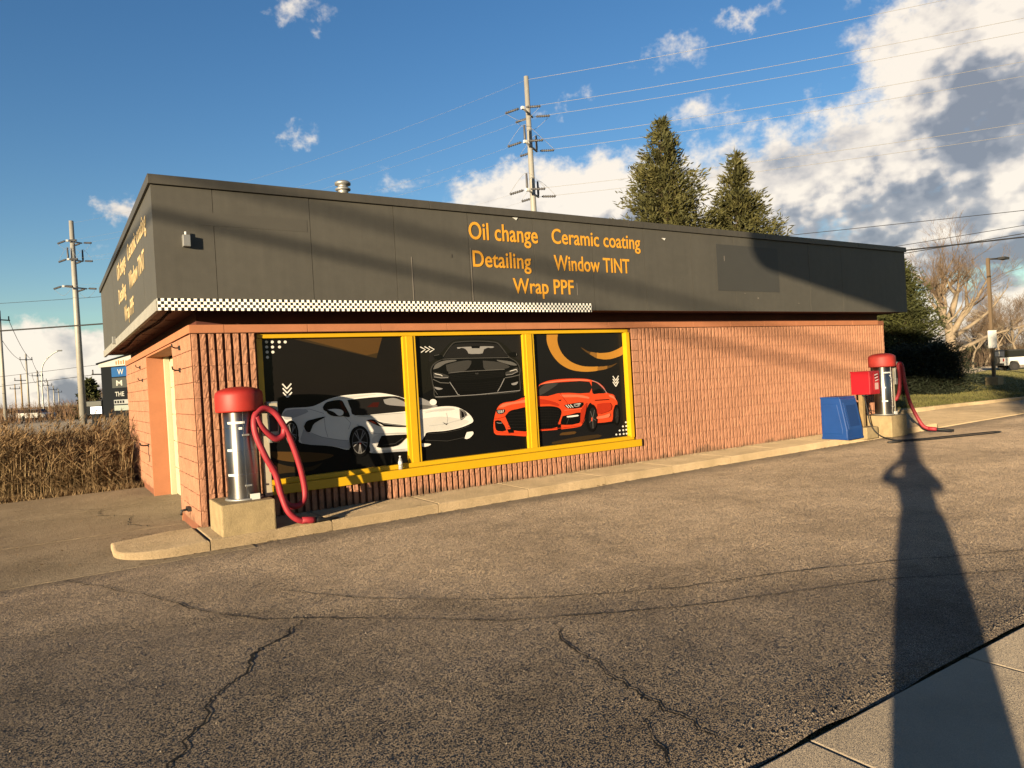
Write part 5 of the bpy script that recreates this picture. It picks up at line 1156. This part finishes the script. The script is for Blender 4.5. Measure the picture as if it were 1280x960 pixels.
# ------------------------------------------------------------------ signs and street furniture
FW = Vector((.545, .838, 0)); RT = Vector((.838, -.545, 0))
def frame_at(p, ang):
    """matrix with local x along the face (left to right), local y into the depth"""
    x = RT*math.cos(ang)-FW*math.sin(ang); y = FW*math.cos(ang)+RT*math.sin(ang)
    return Matrix(((x.x, y.x, 0, p[0]), (x.y, y.y, 0, p[1]), (0, 0, 1, 0), (0, 0, 0, 1)))
sp_ = depth(141, 500, 45); MS = frame_at(sp_, math.radians(24))
ps = tag(empty('pylon_sign', (sp_[0], sp_[1], 0)), 'black roadside pylon sign with blue and white tenant panels behind the left wall', 'sign')
SB = mat('black sign metal', (.010, .012, .015), .6, spec=.05); SBL = mat('sign blue', (.012, .09, .27), .4); SGR = mat('sign charcoal', (.05, .055, .05), .5); SW = mat('sign white', (.46, .45, .41), .5); SOR = mat('sign orange', (.55, .18, .06), .5)
MB().box((-.95, -.0, .85), (2.9, .85, 4.02), M=MS, bev=.02).build('cabinet', SB, ps)
MB().box((.15, .15, -.1), (2.65, .7, .85), M=MS).build('plinth', SB, ps)
MB().prism([MS @ Vector(p) for p in ((-1.05, -.06, 4.02), (2.95, -.06, 4.02), (2.95, -.06, 4.75), (-1.05, -.06, 4.22))], tuple((MS.to_3x3() @ Vector((0, .95, 0))))).build('crown_panel', SW, ps)
MB().prism([MS @ Vector(p) for p in ((-1.25, -.10, 4.20), (3.05, -.10, 4.78), (3.05, -.10, 4.88), (-1.25, -.10, 4.30))], tuple((MS.to_3x3() @ Vector((0, 1.05, 0))))).build('roof_trim', SB, ps)
pans = [(.75, 3.35, 2.75, 3.95, SBL), (.75, 2.65, 2.75, 3.28, SGR), (.75, 1.95, 2.75, 2.58, SB), (.82, 1.62, 2.7, 1.90, mat('sign grey', (.32, .33, .33), .5)), (.82, 1.22, 2.7, 1.55, mat('sign grey green', (.30, .34, .31), .5))]
for (x0, z0, x1, z1, m_) in pans: MB().box((x0-.68, -.03, z0), (x1, -.002, z1), M=MS).build('tenant_panel', m_, ps)
def sign_text(s, x0, x1, zb, cap, m_, y=-.036): return lettering(s, x0, x1, zb, cap, lambda x, z, c: tuple(MS @ Vector((x, y-c, z))), m_, ps)
sign_text('W', .62, 1.18, 3.48, .34, SW); sign_text('M', .46, 1.0, 2.78, .34, SW); sign_text('THE', .30, 1.12, 2.12, .28, mat('sign pale', (.45, .45, .42), .5))
for k in range(5): MB().box((.55+.22*k, -.075, 4.1), (.66+.22*k, -.062, 4.32+.05*(k % 2)), M=MS).build('crown_lettering', SOR, ps)
for k in range(4): MB().box((.2+.24*k, -.036, 1.68), (.36+.24*k, -.031, 1.84), M=MS).build('price_lettering', SB, ps)
ls = depth(118, 511, 52); ML = frame_at(ls, math.radians(10))
led = tag(empty('message_sign', (ls[0], ls[1], 0)), 'low small sign with bright white message face beside the black pylon', 'sign')
MB().box((-.65, 0, .9), (.65, .3, 1.95), M=ML, bev=.02).build('cabinet', SB, led); MB().box((-.3, .05, -.1), (.3, .25, .9), M=ML).build('plinth', SB, led)
lf = bpy.data.materials.new('lit message face'); lf.use_nodes = True; pb = lf.node_tree.nodes['Principled BSDF']; pb.inputs['Base Color'].default_value = (.7, .72, .78, 1); pb.inputs['Emission Color'].default_value = (.75, .82, 1, 1); pb.inputs['Emission Strength'].default_value = .35
MB().box((-.30, -.03, 1.0), (.60, -.002, 1.5), M=ML).build('message_face', lf, led); MB().box((-.6, -.03, 1.56), (.6, -.002, 1.9), M=ML).build('header_face', SGR, led)
for k in range(3): MB().box((-.15+.25*k, -.040, 1.12), (-.05+.25*k, -.032, 1.38), M=ML).build('message_mark', SGR, led)
lp_ = depth(1243, 480, 36.5)
lpo = tag(empty('lamp_pole', (lp_[0], lp_[1], 0)), 'brown square lamp pole on a concrete block with a small white sign', 'lamp pole')
MB().box((lp_[0]-.30, lp_[1]-.30, -.1), (lp_[0]+.32, lp_[1]+.30, .48), bev=.02).build('concrete_base', M['concrete_base'], lpo)
MB().box((lp_[0]-.07, lp_[1]-.07, .48), (lp_[0]+.07, lp_[1]+.07, 6.55)).build('pole', mat('bronze pole', (.16, .11, .065), .6), lpo)
MB().tube([(lp_[0], lp_[1], 6.5), tuple(Vector((lp_[0], lp_[1], 6.5))+RT*.55)], .05, 6).box((-.28, -.16, -.06), (.28, .16, .06), M=Matrix.Translation(Vector((lp_[0], lp_[1], 6.5))+RT*.8)).build('lamp_head', M['darkmetal'], lpo)
MSg = frame_at(lp_, 0.0)
MB().box((-.28, -.13, 1.95), (.16, -.10, 2.85), M=MSg).build('sign_plate', M['white'], lpo)

# ------------------------------------------------------------------ vehicles
def off_roader(loc, M4, label):
    r = tag(empty('off_road_car', loc), label, 'car'); T = Matrix.Translation(loc) @ M4
    def X(p): return tuple(T @ Vector(p))
    def slab(name, prof, w, m_, par, bev=.03):
        b = bmesh.new(); vs = [b.verts.new((x, -w/2, z)) for x, z in prof]; f = b.faces.new(vs); ex_ = bmesh.ops.extrude_face_region(b, geom=[f])
        for v in ex_['geom']:
            if isinstance(v, bmesh.types.BMVert): v.co.y = w/2
        bmesh.ops.recalc_face_normals(b, faces=b.faces); bmesh.ops.bevel(b, geom=list(b.edges), offset=bev, segments=2, affect='EDGES')
        mb = MB(); b.verts.index_update(); mb.v = [X(v.co) for v in b.verts]
        for f in b.faces: mb.f.append(tuple(v.index for v in f.verts)); mb.m.append(0); mb.sm.append(False)
        b.free(); return mb.build(name, m_, par)
    body = slab('body', [(-2.1, .48), (-1.75, .48), (-1.62, .86), (-1.02, .86), (-.88, .48), (.95, .48), (1.10, .86), (1.70, .86), (1.85, .50), (2.15, .55), (2.15, 1.02), (.80, 1.16), (.75, 1.18), (-2.1, 1.18)], 1.80, M['carwhite'], r)
    cab = slab('cabin', [(-2.05, 1.17), (.72, 1.17), (.42, 1.74), (-2.0, 1.76)], 1.62, M['glass'], r)
    slab('roof', [(-2.08, 1.74), (.46, 1.72), (.36, 1.84), (-2.04, 1.86)], 1.66, mat('black hard top', (.03, .03, .03), .5), r)
    for x in (-1.98, -.95, .05): 
        for s in (-1, 1): slab('pillar', [(x-.06, 1.17), (x+.06, 1.17), (x+.06, 1.76), (x-.06, 1.76)], .02, M['carwhite'], cab).matrix_local.translation
    for x in (-1.32, 1.40):
        for s in (-1, 1):
            w_ = MB().tube([X((x, s*.70, .40)), X((x, s*.94, .40))], .40, 24).build('wheel', M['tyre'], r); MB().tube([X((x, s*.94, .40)), X((x, s*.955, .40))], .22, 16).build('rim', M['darkmetal'], w_)
    MB().tube([X((-2.12, .1, .95)), X((-2.38, .1, .95))], .38, 24).build('spare_wheel', M['tyre'], r)
    for s in (-1, 1): MB().box((-2.13, s*.78-.07, .85), (-2.09, s*.78+.07, 1.1), M=T).build('tail_light', mat('tail lamp', (.4, .02, .02), .3), r)
    slab('bumper', [(-2.25, .50), (-2.08, .50), (-2.08, .70), (-2.25, .70)], 1.7, M['black'], r)
    slab('bumper', [(2.12, .50), (2.3, .50), (2.3, .72), (2.12, .72)], 1.7, M['black'], r)
    for s in (-1, 1): MB().box((.45, s*1.0-.08, 1.12), (.62, s*1.0+.08, 1.32), M=T).build('mirror', M['black'], r)
    MB().box((-.35, -.915, .98), (-.18, -.90, 1.03), M=T).build('door_handle', M['black'], r)
    return r
jp = depth(1281, 462, 62); off_roader((jp[0], jp[1], .0), frame_at((0, 0), math.radians(6)).to_3x3().to_4x4(), 'white boxy off road car with spare wheel parked at the right edge')
def small_car(px, dep, ang, m_, label):
    p = depth(px, 505, dep); T = frame_at(p, ang); r = tag(empty('parked_car', (p[0], p[1], 0)), label, 'car', 'cars on the far road')
    def pr(prof, w, name, mm): 
        a = [T @ Vector((x, -w/2, z)) for x, z in prof]; return MB().prism(a, tuple(T.to_3x3() @ Vector((0, w, 0)))).build(name, mm, r)
    pr([(-2.2, .35), (2.2, .35), (2.25, .75), (1.2, .95), (-2.2, 1.0)], 1.75, 'body', m_); pr([(-1.7, .99), (.95, .96), (.35, 1.42), (-1.2, 1.45)], 1.5, 'cabin', M['glass'])
    for x in (-1.35, 1.35):
        for s in (-1, 1): MB().tube([T @ Vector((x, s*.62, .33)), T @ Vector((x, s*.9, .33))], .33, 14).build('wheel', M['tyre'], r)
small_car(46, 92, .3, M['carwhite'], 'white car on the far road behind the reeds')
small_car(20, 105, .2, mat('silver car', (.4, .4, .42), .3, .4), 'silver car farther left on the far road')

# ------------------------------------------------------------------ behind the camera: what casts the shadows in the view
LH = Vector((LDIR.x, LDIR.y, 0)).normalized(); UH = Vector((LH.y, -LH.x, 0))      # along the light, and across it to the right
pe = UH*-2.35+LH*-3.0; pd = Vector((-.443, -.896, 0))
fs = tag(empty('pole_sign', tuple(pe+pd*4.25)), 'large rounded pole sign standing behind the photographer', 'sign')
prf = []
Ls, z0s, z1s, rs = 8.2, 3.74+18.3*math.tan(SUN_EL), 8.6, .45
for (cx, cz, a0) in ((rs, z0s+rs, math.pi), (Ls-rs, z0s+rs, 1.5*math.pi), (Ls-rs, z1s-rs, 0), (rs, z1s-rs, .5*math.pi)):
    for k in range(7): a_ = a0+.5*math.pi*k/6; prf.append((cx+rs*math.cos(a_), cz+rs*math.sin(a_)))
nrm_ = Vector((-pd.y, pd.x, 0))
MB().prism([pe+pd*a_+Vector((0, 0, b_))-nrm_*.18 for a_, b_ in prf], tuple(nrm_*.36)).build('cabinet', SW, fs)
pp = pe+pd*4.25
MB().tube([(pp.x, pp.y, -.1), (pp.x, pp.y, z0s+.1)], .16, 16).build('post', M['polesteel'], fs)
tp = UH*5.2+LH*-9.0
conifer('spruce_tree', (tp.x, tp.y, 0), 9.0, 2.6, M['needle2'], 'dense evergreen standing behind the photographer on the right', 51, whorls=40, per=14, dens=24, shape=.55, spray=.40, width=.06, base=.24)
# roadside cables whose blurred shadows cross the fascia, with their poles
q0 = Vector((2.1, 9.25, 3.80))-LDIR*24; cd = Vector((-.385, -.923, 0))
wire(q0-cd*34, q0+cd*30, .0, .052, 'thick cable bundle along the road behind the photographer', 'cable', 20, 'roadside cables behind the photographer')
q1 = Vector((3.1, 9.25, 4.20))-LDIR*34
wire(q1-cd*30, q1+cd*30, .0, .060, 'upper cable bundle along the road behind the photographer', 'cable', 20, 'roadside cables behind the photographer')
for e, lb_ in ((q0-cd*34, 'timber pole carrying the near end of the roadside cables'), (q0+cd*30, 'timber pole carrying the far end of the roadside cables')):
    rt = tag(empty('timber_pole', (e.x-.2, e.y, 0)), lb_, 'utility pole')
    MB().tube([(e.x-.2, e.y, -.1), (e.x-.2, e.y, 9.5)], [.17, .12], 10).build('shaft', M['wood'], rt)

# the photographer, holding the phone at the camera
def person():
    f = FW.copy(); r = RT.copy(); base = -f*.56-r*.15
    rt = tag(empty('person', (base.x, base.y, -.012)), 'person in a dark coat standing and holding up a phone to take the photo', 'person')
    J = {}; edges = []; rad = {}
    def j(n, a, fwd, z, rr, par=None):
        J[n] = base+r*a+f*fwd+Vector((0, 0, z)); rad[n] = rr
        if par: edges.append((par, n))
    j('pelvis', 0, 0, .96, .22); j('waist', 0, 0, 1.10, .225, 'pelvis'); j('chest', 0, .02, 1.32, .225, 'waist'); j('neck0', 0, .02, 1.50, .085, 'chest'); j('neck1', 0, .03, 1.57, .058, 'neck0'); j('head0', 0, .05, 1.65, .085, 'neck1'); j('head1', 0, .05, 1.74, .098, 'head0'); j('head2', 0, .03, 1.82, .07, 'head1')
    for s, n in ((-1, 'l'), (1, 'r')):
        j('hip'+n, .10*s, 0, .90, .115, 'pelvis'); j('knee'+n, .12*s, .03, .50, .075, 'hip'+n); j('ank'+n, .13*s, -.01, .10, .05, 'knee'+n); j('toe'+n, .15*s, .16, .03, .042, 'ank'+n)
        j('sho'+n, .20*s, .03, 1.45, .085, 'chest'); j('elb'+n, (.46 if s < 0 else .34)*s, .06, (1.50 if s < 0 else 1.34), .070, 'sho'+n); j('wri'+n, .13*s+.15, .43, 1.68, .045, 'elb'+n)
    names = list(J); me = bpy.data.meshes.new('body'); me.from_pydata([tuple(J[n]) for n in names], [(names.index(a), names.index(b)) for a, b in edges], [])
    o = bpy.data.objects.new('body', me); COL.objects.link(o); o.modifiers.new('skin', 'SKIN'); sv = me.skin_vertices[0].data
    for i, n in enumerate(names): sv[i].radius = (rad[n], rad[n]*(.72 if n in ('chest', 'waist', 'pelvis') else 1)); sv[i].use_root = n == 'pelvis'
    ss = o.modifiers.new('sub', 'SUBSURF'); ss.levels = 2; ss.render_levels = 2
    me2 = bpy.data.meshes.new_from_object(o.evaluated_get(bpy.context.evaluated_depsgraph_get())); bpy.data.objects.remove(o); me2.name = 'body'
    skin = mat('skin', (.48, .28, .20), .6); coat = mat('dark coat', (.03, .032, .04), .85, var=.2, vscale=8); jeans = mat('jeans', (.05, .06, .09), .9)
    me2.materials.clear()
    for mm in (coat, skin, jeans): me2.materials.append(mm)
    for p in me2.polygons:
        c = p.center; wl_ = (J['wril']-c).length < .09 or (J['wrir']-c).length < .09
        p.material_index = 1 if (c.z > 1.56 and (c-J['head0']).length < .35 and abs((c-base).dot(f)) < .2) or wl_ else (2 if c.z < .88 else 0); p.use_smooth = True
    link('body', me2, rt)
    # coat skirt, hair, face, hands
    hc = J['head1']
    MB().lathe((base.x, base.y, .28), [(.25, 0), (.26, .3), (.25, .70), (.22, .89)], 20).build('coat_skirt', coat, rt)
    hb = MB(); hair = mat('brown hair', (.05, .03, .02), .8)
    for k in range(9):
        t = k/8*math.pi*.62; hb_r = .118*math.sin(t)+.004
        hb.v += [tuple(hc+Vector((0, 0, .02))-f*.02+r*hb_r*math.cos(q*.3927)+f*hb_r*math.sin(q*.3927)*1.08+Vector((0, 0, .125*math.cos(t)))) for q in range(16)]
    for k in range(8):
        for q in range(16):
            if k > 4 and 1 <= q <= 6: continue
            hb.f.append((k*16+q, k*16+(q+1) % 16, (k+1)*16+(q+1) % 16, (k+1)*16+q)); hb.m.append(0); hb.sm.append(True)
    hb.build('hair', hair, rt)
    fc = MB().tube([hc+f*.095+Vector((0, 0, .01)), hc+f*.118-Vector((0, 0, .03)), hc+f*.10-Vector((0, 0, .045))], [.010, .016, .010], 8).build('nose', skin, rt)
    for s in (-1, 1):
        MB().tube([hc+f*.088+r*s*.034+Vector((0, 0, .012)), hc+f*.098+r*s*.034+Vector((0, 0, .012))], .011, 10).build('eye', M['white'], rt)
        MB().tube([hc+r*s*.092+Vector((0, 0, .03)), hc+r*s*.112-Vector((0, 0, .005)), hc+r*s*.094-Vector((0, 0, .04))], [.012, .02, .010], 7).build('ear', skin, rt)
    MB().tube([hc+f*.092-r*.026-Vector((0, 0, .078)), hc+f*.10-Vector((0, 0, .08)), hc+f*.092+r*.026-Vector((0, 0, .078))], .007, 6).build('mouth', mat('lips', (.36, .13, .11), .5), rt)
    for s, n in ((-1, 'wril'), (1, 'wrir')):
        w = J[n]; pc = Vector((0, 0, 1.755))-f*.055+r*s*.088; hd = MB().tube([w, w.lerp(pc, .5), pc], [.033, .040, .034], 10)
        for q in range(4):
            z = .028-.019*q; l = (.030, .034, .032, .026)[q]
            hd.tube([pc+Vector((0, 0, z))+r*s*.0, pc+Vector((0, 0, z))+f*.022-r*s*.006, pc+Vector((0, 0, z))+f*.034-r*s*(.012+.2*l)], [.009, .0085, .0075], 7)
        hd.tube([pc+Vector((0, 0, -.02))-f*.012, pc+Vector((0, 0, .0))-f*.022-r*s*.018, pc+Vector((0, 0, .016))-f*.018-r*s*.036], [.011, .010, .008], 7)
        hd.build('hand', skin, rt)
    ph = tag(MB().box((-.080, -.004, -.038), (.080, .004, .038), M=Matrix(((r.x, f.x, 0, -f.x*.03), (r.y, f.y, 0, -f.y*.03), (0, 0, 1, 1.77), (0, 0, 0, 1))), bev=.003).build('phone', M['black']), 'black phone held up sideways in front of the photographer', 'phone')
person()
